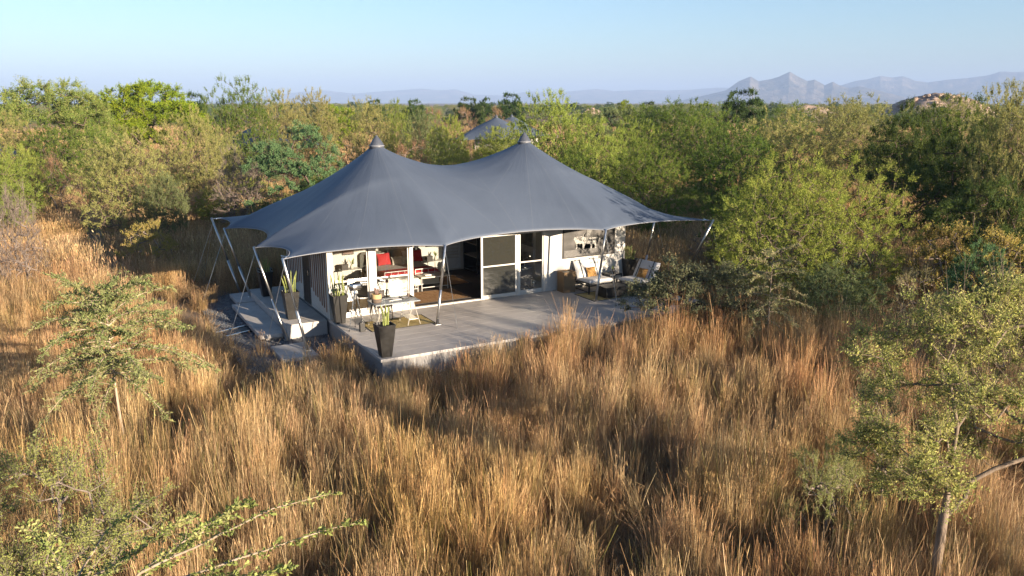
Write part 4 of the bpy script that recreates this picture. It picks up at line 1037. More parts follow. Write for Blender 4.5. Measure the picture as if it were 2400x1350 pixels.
def tree_proto(key, seed, H, Wd, K=170, nc=16, z0=.25, shape='dome', rmul=.24, flatz=.8, stems=1, r_tip=.008, ex=.40, barkm=None, tints=None,
               twig=(4, .45), leaf=(9, .10, .045), upl=.5, start=None, twig_r=.004, sides=5, lean=(0, 0), draw_twigs=False, leafless=False, fork=.5):
    rng = np.random.default_rng(seed)
    C = clumps(rng, nc, H, Wd, z0*H, shape, rmul)
    pc = rng.integers(0, len(C), K); d = unit(rng.normal(size=(K, 3))); d[:, 2] = np.abs(d[:, 2])*.9-.25*(rng.random(K) < .35)
    att = C[pc, :3]+d*(C[pc, 3]*rng.uniform(.45, 1.0, K))[:, None]*np.array([1, 1, flatz])
    if shape == 'ball':                                # evenly filled, lumpy fuzzy crown
        d = unit(rng.normal(size=(K, 3))); ph = rng.uniform(0, 6.28, 6)
        th = np.arctan2(d[:, 1], d[:, 0])
        lump = 1+.13*np.sin(3*th+ph[0])+.10*np.sin(5*th+ph[1]+3*d[:, 2])+.09*np.sin(9*th+ph[2])*np.cos(4*d[:, 2]+ph[3])
        rad = np.clip(rng.random(K)**.30, .25, 1)*lump
        att = d*rad[:, None]*np.array([Wd/2, Wd/2, H*.47])+np.array([0, 0, H*.5]); att[:, 2] += .06*H*np.sin(7*th+ph[4])
    att[:, 2] = np.clip(att[:, 2], z0*H*.8, H)
    att[:, :2] += np.array(lean)*att[:, 2:3]/H
    if start is None:
        hf = z0*H*fork+.15; start = [[(0, 0, -.25), (0.02, 0, hf*.5), (rng.uniform(-.1, .1), rng.uniform(-.1, .1), hf)]]
        for s in range(stems-1):
            a = s*2*math.pi/max(1, stems-1)+rng.uniform(-.5, .5); q = Wd*.13
            start.append(([(q*.4*math.cos(a), q*.4*math.sin(a), hf*.6), (q*math.cos(a), q*math.sin(a), hf*1.3)], 0))
    A, par, tips = grow(rng, start, att)
    n = len(A); r = radii(par, tips, n, r_tip, ex)
    k, p0, p1, ra, rb = joints(A, par, r, n)
    big = ra > r_tip*1.9
    v1, f1 = tubes(p0[big], p1[big], ra[big], rb[big], sides); v2, f2 = tubes(p0[~big], p1[~big], ra[~big], rb[~big]*.8, 3)
    wood_v = [v1, v2]; wood_f = [f1, f2+len(v1)]
    # leafy twigs around the outer nodes
    cnt = np.zeros(n); cnt[tips] += 1
    for i in range(n-1, 0, -1): cnt[par[i]] += cnt[i]
    outer = np.where((cnt <= 2) & (np.arange(n) > 3))[0]
    nt_ = len(tips)*twig[0]
    src = np.concatenate([np.repeat(tips, twig[0]), outer[rng.integers(0, len(outer), nt_//2)]])
    dirp = unit(A[src]-A[par[src]]); cen = np.array([lean[0], lean[1], H*.45]); outw = unit(A[src]-cen)
    td = unit(dirp*.6+outw*.6+rng.normal(size=(len(src), 3))*(.5 if shape == 'ball' else .55)+np.array([0, 0, upl]))
    tl_ = twig[1]*rng.uniform(.45, 1.2, len(src)); b = A[src]; e = b+td*tl_[:, None]; e[:, 2] -= (tl_**2)*.12
    if draw_twigs or leafless:
        vt, ft = tubes(b, e, np.full(len(b), twig_r), np.full(len(b), twig_r*.4), 3)
        wood_f.append(ft+sum(len(q) for q in wood_v)); wood_v.append(vt)
    wood = np_mesh(key+'_wood', np.concatenate(wood_v), np.concatenate(wood_f), barkm, False)
    crown = None
    if not leafless:
        q = leaf[0]; u = (np.arange(q)+.5)/q
        pos = b[:, None]+(e-b)[:, None]*u[None, :, None]+rng.normal(size=(len(b), q, 3))*.012
        sd = unit(np.cross(td, rng.normal(size=td.shape)))
        sign = np.where(np.arange(q) % 2 == 0, 1., -1.)
        ld = td[:, None]*.65+sd[:, None]*sign[None, :, None]*.9+rng.normal(size=(len(b), q, 3))*.35
        nl = len(b)*q
        tb = pick_tint(rng, len(b), tints, .08); tb = tb*.55+tb.mean(0)*.45
        tn = np.repeat(tb, q, 0)*rng.uniform(.88, 1.12, (nl, 1))
        v, f, c = leaves(pos.reshape(-1, 3), ld.reshape(-1, 3), leaf[1]*rng.uniform(.6, 1.3, nl), leaf[2]*rng.uniform(.7, 1.2, nl), tn, rng)
        crown = np_mesh(key+'_crown', v, f, m_leaf, False, {'tint': c})
    return dict(wood=wood, crown=crown, H=H, W=Wd)
def arms_proto(key, seed, H, n_arm, arm_len, z_lo, tints, barkm, droop=.9, side=10, side_len=.38, leaf=(13, .075, .02), trunk_r=.055, el=(.1, 1.0), lines=None, twig_r=.004):
    """sapling with a straight leader and long arching feathery arms (or given arm lines)"""
    rng = np.random.default_rng(seed)
    S0, S1, R0, R1 = [], [], [], []
    tw_b, tw_e = [], []
    if lines is None:
        zs = np.linspace(-.3, H*.93, 12); tr = np.column_stack([.04*np.sin(zs*1.1), .05*np.cos(zs*.9)-.05, zs])
        for i in range(11): S0.append(tr[i]); S1.append(tr[i+1]); R0.append(trunk_r*(1-i/12.5)); R1.append(trunk_r*(1-(i+1)/12.5))
        arms = []
        for k in range(n_arm):
            u = (k+.5)/n_arm; h = H*(z_lo+(.93-z_lo)*u); a = k*2.4+rng.uniform(-.5, .5)
            L = arm_len*(.62+.45*math.sin(math.pi*min(1, .25+u*.85)))*rng.uniform(.6, 1.1); e_ = el[0]+(el[1]-el[0])*u*rng.uniform(.7, 1.1)
            p = np.array([np.interp(h, zs, tr[:, 0]), np.interp(h, zs, tr[:, 1]), h]); pts = [p.copy()]
            d = np.array([math.cos(a)*math.cos(e_), math.sin(a)*math.cos(e_), math.sin(e_)])
            for s in range(9):
                d = unit(d+np.array([0, 0, -droop*.09])+rng.normal(size=3)*.05); p = p+d*L/9; pts.append(p.copy())
            arms.append((np.array(pts), trunk_r*.30))
    else: arms = [(np.array(l), r_) for l, r_ in lines]
    for pts, ar in arms:
        m = len(pts)
        for s in range(m-1):
            S0.append(pts[s]); S1.append(pts[s+1]); R0.append(ar*(1-s/(m*1.05))); R1.append(ar*(1-(s+1)/(m*1.05)))
        seg = np.linalg.norm(np.diff(pts, axis=0), axis=1); cl = np.concatenate([[0], np.cumsum(seg)]); Lt = cl[-1]
        for s in range(side):
            u = (s+rng.uniform(.2, .9))/side; u = .12+.88*u
            q = np.array([np.interp(u*Lt, cl, pts[:, c]) for c in range(3)]); q2 = np.array([np.interp(min(1, u+.04)*Lt, cl, pts[:, c]) for c in range(3)])
            d = unit((q2-q) if u < .97 else (pts[-1]-pts[-2])); sd_ = unit(np.cross(d, np.array([0, 0, 1.])+rng.normal(size=3)*.35))*(1 if s % 2 else -1)
            td = unit(d*.9+sd_*.75+np.array([0, 0, -.05])+rng.normal(size=3)*.2)
            l_ = side_len*rng.uniform(.4, 1.15)*(1.1-u*.6); tw_b.append(q); tw_e.append(q+td*l_)
        for s in range(m-1): tw_b.append(pts[s]); tw_e.append(pts[s+1])
    b = np.array(tw_b); e = np.array(tw_e)
    v1, f1 = tubes(S0, S1, R0, R1, 7); v2, f2 = tubes(b, e, np.full(len(b), twig_r), np.full(len(b), twig_r*.5), 3)
    wood = np_mesh(key+'_wood', np.concatenate([v1, v2]), np.concatenate([f1, f2+len(v1)]), barkm)
    q = leaf[0]; u = (np.arange(q)+.5)/q; td = unit(e-b); nb_ = len(b)
    pos = b[:, None]+(e-b)[:, None]*u[None, :, None]+rng.normal(size=(nb_, q, 3))*.006
    sd = unit(np.cross(td, rng.normal(size=td.shape)*.5+np.array([0, 0, 1.]))); sign = np.where(np.arange(q) % 2 == 0, 1., -1.)
    ld = td[:, None]*.6+sd[:, None]*sign[None, :, None]*.9+rng.normal(size=(nb_, q, 3))*.4
    nl = nb_*q; tn = np.repeat(pick_tint(rng, nb_, tints, .14), q, 0)*rng.uniform(.8, 1.2, (nl, 1))
    v, f, c = leaves(pos.reshape(-1, 3), ld.reshape(-1, 3), leaf[1]*rng.uniform(.6, 1.3, nl), leaf[2]*rng.uniform(.7, 1.2, nl), tn, rng)
    return dict(wood=wood, crown=np_mesh(key+'_crown', v, f, m_leaf, False, {'tint': c}), H=H, W=arm_len*2)

OL = [(.18, .178, .066), (.215, .20, .078), (.25, .22, .095), (.15, .155, .06)]
YL = [(.155, .185, .042), (.185, .205, .05), (.13, .162, .04), (.205, .21, .06)]
GR = [(.08, .118, .028), (.10, .135, .032), (.13, .15, .036), (.065, .095, .025)]
GG = [(.12, .14, .065), (.145, .157, .075), (.10, .122, .055)]
BG = [(.095, .15, .07), (.12, .165, .075), (.08, .125, .06)]
NE = [(.11, .155, .02), (.145, .18, .022), (.18, .195, .026), (.08, .125, .02)]
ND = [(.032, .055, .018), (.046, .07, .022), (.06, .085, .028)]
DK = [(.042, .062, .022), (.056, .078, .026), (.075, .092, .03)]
DR = [(.20, .13, .08), (.24, .155, .095), (.17, .11, .07)]
GS = [(.20, .165, .045), (.25, .19, .06), (.14, .14, .04), (.28, .195, .085)]
PR = {}
fe = dict(twig=(7, .34), leaf=(13, .075, .040)); fb = dict(shape='ball', K=1000, r_tip=.0045, stems=5); fe2 = dict(twig=(3, .36), leaf=(16, .064, .032))
for k_, sd in (('ol', 1), ('ol2', 2)): PR[k_] = tree_proto(k_, sd, 6, 5.4, z0=.10, tints=OL, barkm=m_bark, upl=.35, **fe2, **fb)
for k_, sd in (('yl', 5), ('yl2', 6)): PR[k_] = tree_proto(k_, sd, 5.5, 5, z0=.06, tints=YL, barkm=m_bark, upl=.4, **fe2, **fb)
for k_, sd in (('gr', 9), ('gr2', 10)): PR[k_] = tree_proto(k_, sd, 5.5, 5.4, z0=.08, tints=GR, barkm=m_bark, upl=.3, **fe2, **fb)
PR['yb'] = tree_proto('yb', 8, 5.3, 6.2, shape='ball', K=1500, r_tip=.005, stems=6, z0=.05, tints=YL, barkm=m_bark, upl=.45, twig=(4, .36), leaf=(16, .05, .023))
PR['gg'] = tree_proto('gg', 13, 5, 4.4, K=300, nc=24, z0=.08, rmul=.2, stems=4, shape='vase', tints=GG, barkm=m_barkd, upl=.6, **fe)
PR['gg2'] = tree_proto('gg2', 14, 5, 4.4, z0=.08, tints=GG, barkm=m_barkd, upl=.35, **fe2, **fb)
PR['bg'] = tree_proto('bg', 17, 6, 5.2, K=300, nc=34, z0=.10, rmul=.18, stems=2, flatz=.6, tints=BG, barkm=m_barkd, upl=.3, **fe)
for k_, sd in (('ac', 19), ('ac2', 20)): PR[k_] = tree_proto(k_, sd, 7, 8, K=330, nc=40, z0=.22, rmul=.15, stems=2, flatz=.42, tints=GR[:3]+OL[:2], barkm=m_bark, upl=.15, twig=(7, .55), leaf=(14, .10, .038))
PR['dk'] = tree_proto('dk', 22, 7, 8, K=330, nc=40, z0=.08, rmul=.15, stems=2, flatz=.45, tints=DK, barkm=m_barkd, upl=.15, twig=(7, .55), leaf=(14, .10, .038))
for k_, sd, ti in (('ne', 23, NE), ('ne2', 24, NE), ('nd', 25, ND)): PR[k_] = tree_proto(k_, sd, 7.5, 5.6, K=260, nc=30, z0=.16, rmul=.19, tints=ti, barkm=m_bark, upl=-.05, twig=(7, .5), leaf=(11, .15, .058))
PR['ba'] = tree_proto('ba', 27, 4.5, 3.4, K=420, shape='ball', z0=.08, stems=6, barkm=m_barkg, twig=(8, .5), upl=.5, leafless=True, twig_r=.006, r_tip=.009)
PR['bd'] = tree_proto('bd', 28, 4.5, 3.4, K=420, shape='ball', z0=.1, stems=5, barkm=m_barkg, twig=(8, .5), upl=.6, leafless=True, twig_r=.005, r_tip=.009)
PR['dr'] = tree_proto('dr', 29, 3.5, 3.6, K=160, nc=14, z0=.06, stems=6, tints=DR, barkm=m_barkg, upl=.5, twig=(5, .42), leaf=(6, .09, .028))
PR['gs'] = tree_proto('gs', 31, 2.6, 2.6, K=150, nc=14, z0=.05, stems=6, tints=GS, barkm=m_barkg, upl=.4, twig=(5, .32), leaf=(9, .07, .035), draw_twigs=True)
PR['gd'] = tree_proto('gd', 33, 2.4, 3.4, K=260, nc=20, z0=.05, stems=6, tints=[(.09, .10, .055), (.11, .12, .065), (.14, .145, .085)], barkm=m_barkd, upl=.3, twig=(6, .32), leaf=(11, .055, .03), draw_twigs=True)
PR['sp'] = tree_proto('sp', 35, 2.2, 1.7, K=90, nc=9, z0=.06, stems=5, shape='vase', tints=[(.19, .18, .085), (.24, .21, .10), (.15, .15, .07)], barkm=m_barkg, upl=.5, twig=(4, .3), leaf=(8, .055, .024), draw_twigs=True, r_tip=.006)
PR['um'] = arms_proto('um', 41, 3.9, 46, 2.1, .54, [(.20, .195, .09), (.165, .175, .075), (.13, .15, .06)], m_barkp, droop=.95, side=17, side_len=.46, leaf=(16, .08, .027), trunk_r=.055, el=(.0, .85))
PR['us'] = arms_proto('us', 43, 3.2, 26, 1.35, .34, [(.17, .17, .085), (.21, .19, .10), (.12, .135, .06)], m_barkp, droop=.7, side=13, side_len=.34, leaf=(14, .065, .024), trunk_r=.04, el=(-.1, .6))

SHOWN = {}
def set_tree(proto, x, y, h, w, label, rz=None, cat='tree', group=None, sink=.0, name=None, mirror=1):
    pr = PR[proto]; k = SHOWN[proto] = SHOWN.get(proto, 0)+1
    zg = float(ground_z(np.array([x]), np.array([y]))[0])
    root = thing(name or ('acacia_tree' if cat == 'tree' else 'thorn_shrub'), label, cat, (x, y, zg-sink), rz if rz is not None else (k*2.17+x*.7) % 6.28, group)
    root.scale = (w/pr['W'], w/pr['W'], h/pr['H'])
    link('trunk', pr['wood'], root)
    if pr['crown']: link('crown', pr['crown'], root)
    return root
TREES = [
    (-3.97, 26.95, 5.73, 4.52, 'ol', 'olive acacia with bare leaning trunk beside the dirt track'),
    (-2.29, 24.81, 3.69, 2.31, 'gg', 'low grey-green thorn bush right of the olive acacia'),
    (0.97, 37.51, 6.69, 4.13, 'ol', 'tall straw-green round thorn shrub behind the dirt track'),
    (-0.79, 62.82, 8.91, 6.55, 'ne', 'bright green broadleaf tree with narrow pointed top on the skyline'),
    (2.7, 66.51, 9.35, 6.98, 'ne', 'bright green broadleaf tree with widest leafy top on the skyline'),
    (6.38, 72.09, 8.33, 3.12, 'ne', 'small dark broadleaf tree poking up right of the bright green ones'),
    (-7.72, 55.03, 9.31, 10.97, 'ac', 'spreading flat-topped acacia at the far left of the skyline'),
    (-4.37, 59.0, 8.69, 5.38, 'ac', 'green acacia between the flat-topped acacia and the broadleaf trees'),
    (7.12, 51.69, 8.84, 5.68, 'gr', 'dark green tree with wispy bare top twigs on the skyline'),
    (11.81, 58.85, 7.97, 4.79, 'ol', 'yellow-green acacia just left of the hidden tent'),
    (15.38, 59.99, 8.16, 5.37, 'ol', 'yellow-green acacia above the blue-green tree'),
    (19.28, 65.1, 6.9, 4.91, 'ne', 'bright green leafy tree behind the blue-green tree'),
    (3.91, 22.69, 6.17, 5.17, 'bg', 'blue-green feathery acacia behind the left end of the canopy'),
    (1.78, 26.24, 4.62, 2.49, 'ba', 'pale bare twiggy bush left of the blue-green acacia'),
    (-8.42, 13.99, 4.22, 1.75, 'ba', 'dark bare thorn bush at the left edge of the photo'),
    (-9.91, 30.94, 4.75, 4.38, 'yl', 'yellow shrub half cut off at the left edge'),
    (-8.74, 37.0, 4.55, 2.99, 'yl', 'low yellow-green shrub below the flat-topped acacia'),
    (4.27, 46.11, 5.22, 2.9, 'ol', 'olive shrub under the dark wispy-topped tree'),
    (0.95, 30.44, 2.89, 2.92, 'dr', 'dry brown scrub left of the canopy corner'),
    (-3.83, 17.92, 2.06, 1.93, 'gs', 'golden leafy shrub standing beside the shaded track'),
    (-7.01, 37.04, 3.87, 2.54, 'dr', 'dry reddish bush below the flat-topped acacia'),
    (6.29, 39.6, 4.48, 2.68, 'gg', 'grey-green shrub left of the blue-green acacia'),
    (15.02, 43.34, 7.38, 4.38, 'ol', 'olive round-crowned tree left of the canopy peak'),
    (18.62, 46.27, 7.12, 2.87, 'yl', 'narrow yellow-green tree behind the canopy peak'),
    (18.57, 39.81, 6.41, 3.63, 'gg', 'green acacia between the two canopy peaks'),
    (17.56, 33.69, 6.09, 3.3, 'yl', 'yellow-green bushy tree in front of the far tent'),
    (13.92, 32.0, 4.61, 3.11, 'dr', 'brown dry shrub between the canopy peaks'),
    (19.61, 30.44, 5.24, 3.19, 'yl', 'low yellow shrub in front of the far tent roof'),
    (19.74, 23.44, 7.57, 5.18, 'yl', 'big yellow-green acacia behind the right canopy peak'),
    (20.99, 20.2, 5.96, 3.96, 'yl', 'yellow-green acacia right of the canopy peak'),
    (17.19, 16.75, 4.71, 3.33, 'gr', 'green thorn tree low behind the canopy slope'),
    (18.84, 13.06, 5.16, 4.41, 'gr', 'dark round thorn tree behind the lower canopy slope'),
    (27.47, 25.36, 5.83, 3.73, 'yl', 'pale green acacia behind the dark round tree'),
    (56.56, 94.57, 8.82, 4.72, 'ne', 'dark dome-shaped tree standing highest on the centre skyline'),
    (54.43, 104.73, 8.23, 5.0, 'ne', 'dark leafy tree left of the dome-shaped tree'),
    (62.53, 114.07, 8.03, 3.88, 'ne', 'small dark tree between the two skyline trees'),
    (33.96, 93.91, 7.6, 3.68, 'ne', 'small dark tree on the skyline above the canopy peak'),
    (41.02, 96.54, 7.62, 3.86, 'ne', 'small dark round tree on the skyline'),
    (43.68, 84.38, 6.42, 3.57, 'dr', 'reddish leafless shrub left of the far tent'),
    (46.26, 79.69, 6.55, 3.48, 'dr', 'reddish leafless shrub behind the far tent'),
    (35.84, 77.01, 6.49, 3.25, 'dr', 'brown leafless shrub beside the skyline trees'),
    (83.83, 100.59, 7.42, 3.54, 'ne', 'lone small round tree on the skyline near pink rocks'),
    (80.89, 90.2, 7.12, 4.29, 'ne', 'low dark tree near the skyline rocks'),
    (60.42, 48.21, 8.82, 5.69, 'ne', 'tall dark broadleaf tree in front of the mountain'),
    (37.96, 32.26, 7.12, 6.9, 'gr', 'spreading green acacia left of the tall broadleaf tree'),
    (34.06, 25.01, 6.83, 5.14, 'gr', 'green acacia on the slope below the tall broadleaf tree'),
    (37.12, 35.58, 6.6, 6.44, 'gr', 'flat green acacia right of the yellow trees'),
    (39.91, 43.53, 6.65, 5.21, 'gg', 'grey green acacia low on the skyline'),
    (26.44, 14.31, 5.74, 5.4, 'gr', 'olive-green tree behind the bright yellow-green acacia'),
    (31.83, 15.9, 6.57, 6.65, 'ol', 'tall olive thorn tree rising behind the bright acacia'),
    (14.74, -0.56, 5.46, 5.94, 'yb', 'large bright yellow-green acacia right of the canopy'),
    (16.76, 4.18, 3.84, 3.13, 'gr', 'grey green bush at the left foot of the bright acacia'),
    (37.56, 15.27, 7.43, 6.15, 'ol', 'olive tree on the skyline left of the rocky outcrop'),
    (34.37, 9.47, 7.39, 4.9, 'dk', 'dark green tree below the rocky outcrop'),
    (26.92, 4.42, 6.56, 4.99, 'ac', 'dark layered acacia right of the bright acacia'),
    (23.99, -0.25, 6.32, 4.25, 'ac', 'dark layered acacia deep in shade by the right edge'),
    (32.25, 5.41, 7.2, 5.04, 'gr', 'shaded green tree under the rocks'),
    (31.61, 2.57, 7.78, 4.3, 'ol', 'tall dusty olive tree at the right edge'),
    (22.29, -3.31, 7.96, 3.34, 'ol', 'tall olive thorn tree cut off by the right edge'),
    (20.24, -3.72, 4.93, 3.88, 'dk', 'dark shaded tree at the right edge'),
    (17.78, -3.51, 3.11, 2.27, 'gs', 'golden sunlit undergrowth shrub below the dark acacias'),
    (17.71, -5.35, 3.11, 2.13, 'gs', 'golden-green shrub at the right edge below the dark trees'),
    (9.47, -1.28, 2.53, 3.76, 'gd', 'dark small-leaved shrub at the right corner of the terrace'),
    (8.37, -1.24, 1.92, 1.42, 'sp', 'straw-tipped sprawling shrub against the terrace edge'),
    (9.89, -3.83, 3.39, 2.33, 'us', 'thin sapling with pale trunk and tiered feathery branches'),
    (16.2, -5.73, 3.28, 2.03, 'bg', 'blue-green bush standing in shade right of the sapling'),
    (14.13, -5.23, 2.59, 1.28, 'sp', 'small pale-leaved bush in the shaded grass'),
    (12.91, -3.54, 2.48, 2.41, 'gg', 'shaded grey-green bush behind the sapling'),
    (4.36, -11.31, 2.94, 0.96, 'sp', 'thin grey-green shrub in the grass left of the big foreground tree'),
    (16.21, 4.73, 2.46, 2.15, 'ba', 'bare pale twiggy shrub behind the canopy corner pole'),
    (-6.22, -2.77, 3.83, 3.33, 'um', 'young acacia with long drooping feathery branches and straight pale trunk'),
    (71.31, 51.25, 7.02, 6.7, 'gr', 'small green tree hiding the foot of the rock ridge'),
    (85.0, 55.23, 7.12, 7.39, 'ol', 'small olive tree right of the rock ridge'),
    (60.6, 77.92, 6.41, 4.87, 'gr', 'low green tree in front of the pink rock pile'),
    (94.73, 45.07, 7.87, 7.12, 'ol', 'olive tree just below the granite outcrop'),
    (28.15, 44.01, 5.07, 5.6, 'yl', 'broad yellow-green shrub hiding the foot of the far tent'),
    (-6.71, 45.04, 5.84, 4.94, 'gr', 'full green thorn tree below the flat-topped acacia'),
    (-9.64, 46.97, 6.26, 4.38, 'ol', 'olive thorn tree at the left edge under the flat-topped acacia'),
    (-3.85, 46.97, 5.77, 3.37, 'gr', 'green thorn tree below the bright broadleaf trees'),
]
ALT = {}
KMAP = {'ol': ('ol', 'ol2'), 'yl': ('yl', 'yl2'), 'gr': ('gr', 'gr2'), 'gg': ('gg', 'gg2'), 'ac': ('ac', 'ac2'), 'ne': ('ne', 'ne2')}
for (x, y, h, w, kind, lab) in TREES:
    n_ = ALT[kind] = ALT.get(kind, 0)+1
    pk_ = KMAP[kind][n_ % 2] if kind in KMAP else kind
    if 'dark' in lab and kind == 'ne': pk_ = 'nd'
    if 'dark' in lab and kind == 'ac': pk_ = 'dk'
    if 'dark bare' in lab: pk_ = 'bd'
    shrub = any(q in lab for q in ('shrub', 'bush', 'scrub'))
    grp = 'shrubs around the camp' if shrub else ('trees on the skyline' if 'skyline' in lab else 'acacia trees around the camp')
    nm = 'broadleaf_tree' if kind == 'ne' else ('sapling' if kind in ('um', 'us') else None)
    set_tree(pk_, x, y, h, w, lab, cat='shrub' if shrub else 'tree', group=grp, name=nm)

# big foreground acacia at the right: forked pale trunk
FGX, FGY = 2.91, -13.38
st = [[(0, 0, -.1), (-.02, .01, .9), (-.03, .01, 1.25), (-.02, .01, 1.79)],
      ([(-.02, .0, 2.18), (-.07, .04, 2.37), (-.02, .0, 2.61), (.0, .0, 3.08), (-.14, .08, 3.65), (-.2, .12, 3.95)], 3),
      ([(.19, -.11, 2.09), (.22, -.13, 2.31), (.48, -.27, 2.49), (.80, -.45, 2.64), (1.3, -.7, 2.95)], 3)]
rng_ = np.random.default_rng(91)
def fg_proto():
    key = 'fg'; C = np.array([(-.75, .4, 3.4, .55), (-.5, .9, 3.9, .55), (-.9, -.2, 3.0, .5), (-.2, .5, 4.35, .5), (.2, -.4, 4.3, .55), (.5, .6, 4.1, .6), (.95, -.5, 4.2, .6), (1.3, .2, 3.9, .6), (.6, -.9, 3.7, .5), (1.6, -.8, 3.5, .6), (.1, .1, 3.7, .5), (-.4, -.6, 3.7, .5), (1.2, -1.2, 3.1, .5), (-.95, .5, 2.75, .4), (.9, .5, 3.2, .5), (-.1, 1.1, 3.5, .5), (-.3, -.2, 4.6, .35), (.7, 0, 4.65, .35), (1.15, -.55, 2.85, .45), (.55, .35, 2.75, .4), (1.6, -.9, 2.6, .5), (-.55, .3, 2.35, .4), (1.9, -.6, 3.0, .5), (-.7, -.4, 2.6, .35)])
    K = 500; pc = rng_.integers(0, len(C), K); d = unit(rng_.normal(size=(K, 3)))
    att = C[pc, :3]+d*(C[pc, 3]*rng_.uniform(.4, 1.0, K))[:, None]*np.array([1, 1, .75])
    A, par, tips = grow(rng_, st, att, seg=.2)
    n = len(A); r = radii(par, tips, n, .0042, .43); r[:4] = [.066, .061, .06, .058]; r[4:10] = np.clip(r[4:10], .0, .042); r[10:15] = np.clip(r[10:15], 0, .03)
    k, p0, p1, ra, rb = joints(A, par, r, n)
    big = ra > .01
    v1, f1 = tubes(p0[big], p1[big], ra[big], rb[big], 9); v2, f2 = tubes(p0[~big], p1[~big], ra[~big], rb[~big], 4)
    cnt = np.zeros(n); cnt[tips] += 1
    for i in range(n-1, 0, -1): cnt[par[i]] += cnt[i]
    outer = np.where((cnt <= 3) & (np.arange(n) > 14))[0]
    src = np.concatenate([np.repeat(tips, 8), outer[rng_.integers(0, len(outer), 1800)]])
    td = unit(unit(A[src]-A[par[src]])*.6+rng_.normal(size=(len(src), 3))*.5+np.array([0, 0, .35]))
    tl = .26*rng_.uniform(.35, 1.25, len(src)); b = A[src]; e = b+td*tl[:, None]
    lng = rng_.random(len(src)) < .05; e[lng] = b[lng]+unit(td[lng]+np.array([0, 0, .9]))*rng_.uniform(.35, .7, (lng.sum(), 1))     # bare shoots
    v3, f3 = tubes(b, e, np.full(len(b), .0028), np.full(len(b), .0012), 3)
    wood = np_mesh('fg_wood', np.concatenate([v1, v2, v3]), np.concatenate([f1, f2+len(v1), f3+len(v1)+len(v2)]), bark('weathered_acacia_bark', (.10, .075, .056), (.27, .21, .16)), True)
    b, e, td = b[~lng], e[~lng], td[~lng]
    q = 13; u = (np.arange(q)+.5)/q
    pos = b[:, None]+(e-b)[:, None]*u[None, :, None]+rng_.normal(size=(len(b), q, 3))*.006
    sd = unit(np.cross(td, rng_.normal(size=td.shape))); sg = np.where(np.arange(q) % 2 == 0, 1., -1.)
    ld = td[:, None]*.6+sd[:, None]*sg[None, :, None]*.9+rng_.normal(size=(len(b), q, 3))*.4
    nl = len(b)*q; tn = np.repeat(pick_tint(rng_, len(b), [(.25, .245, .085), (.21, .22, .075), (.17, .19, .065), (.28, .26, .10)], .15), q, 0)*rng_.uniform(.8, 1.2, (nl, 1))
    v, f, c = leaves(pos.reshape(-1, 3), ld.reshape(-1, 3), .040*rng_.uniform(.6, 1.3, nl), .016*rng_.uniform(.7, 1.2, nl), tn, rng_)
    return wood, np_mesh('fg_crown', v, f, m_leaf, False, {'tint': c})
wood, crown = fg_proto()
fgt = thing('acacia_tree', 'large foreground acacia with smooth forked pale trunk in the bottom right corner', 'tree', (FGX, FGY, G), 0, 'acacia trees around the camp')
link('trunk', wood, fgt); link('crown', crown, fgt)

# thorn tree just below the camera: only its upper branches reach into the picture
NB = Vector((-7.35, -14.6, G)); rel = lambda p: (p[0]-NB.x, p[1]-NB.y, p[2]-NB.z)
B0 = (-7.25, -14.2, 2.2)
L_ = [([B0, (-7.07, -13.52, 3.0), (-6.57, -13.45, 3.38), (-6.04, -13.52, 3.55), (-5.7, -13.6, 3.69), (-5.22, -13.63, 3.71)], .016),
      ([B0, (-6.9, -13.8, 2.9), (-6.33, -13.7, 3.40), (-5.81, -13.77, 3.48), (-5.45, -13.85, 3.56), (-5.16, -13.9, 3.58)], .016),
      ([(-6.57, -13.45, 3.38), (-6.2, -13.38, 3.52), (-5.95, -13.36, 3.64), (-5.78, -13.4, 3.67)], .008),
      ([(-6.735, -13.473, 3.255), (-6.4, -13.35, 3.36), (-6.13, -13.3, 3.48), (-5.95, -13.2, 3.5)], .008),
      ([(-6.33, -13.7, 3.40), (-6.05, -13.85, 3.4), (-5.85, -13.98, 3.42), (-5.7, -14.0, 3.45)], .007),
      ([B0, (-7.2, -13.4, 2.8), (-7.0, -12.9, 3.1), (-6.75, -12.5, 3.25), (-6.45, -12.2, 3.3)], .014),
      ([(-7.0, -12.9, 3.1), (-7.15, -12.4, 3.2), (-7.3, -12.0, 3.22)], .008),
      ([(-7.0, -12.9, 3.1), (-6.65, -12.95, 3.22), (-6.35, -12.8, 3.3), (-6.15, -12.65, 3.3)], .008),
      ([B0, (-7.6, -13.6, 2.7), (-7.9, -13.0, 2.95), (-8.1, -12.4, 3.0)], .012)]
def densify(l):
    l = np.array(l); out = []
    for a, b in zip(l[:-1], l[1:]):
        for u in (0, .34, .67): out.append(a*(1-u)+b*u)
    out.append(l[-1]); return np.array(out)+RNG.normal(size=(len(out), 3))*.004
LN = [(densify([rel(p) for p in l]), r_) for l, r_ in L_]
LN.append((np.array([(0, 0, -.1), (.05, .1, 1.2), (.1, .4, 2.82)]), .05))
NT_ = [(.27, .29, .10), (.22, .25, .085), (.31, .31, .13), (.17, .20, .07)]
pr = arms_proto('near', 47, 4, 0, 1, 0, NT_, m_barkp, side=22, side_len=.18, leaf=(17, .036, .019), lines=LN, twig_r=.0022)
nb_t = thing('thorn_tree', 'leafy thorn branches reaching in along the bottom edge', 'tree', tuple(NB), 0, 'acacia trees around the camp')
link('trunk', pr['wood'], nb_t); link('crown', pr['crown'], nb_t)
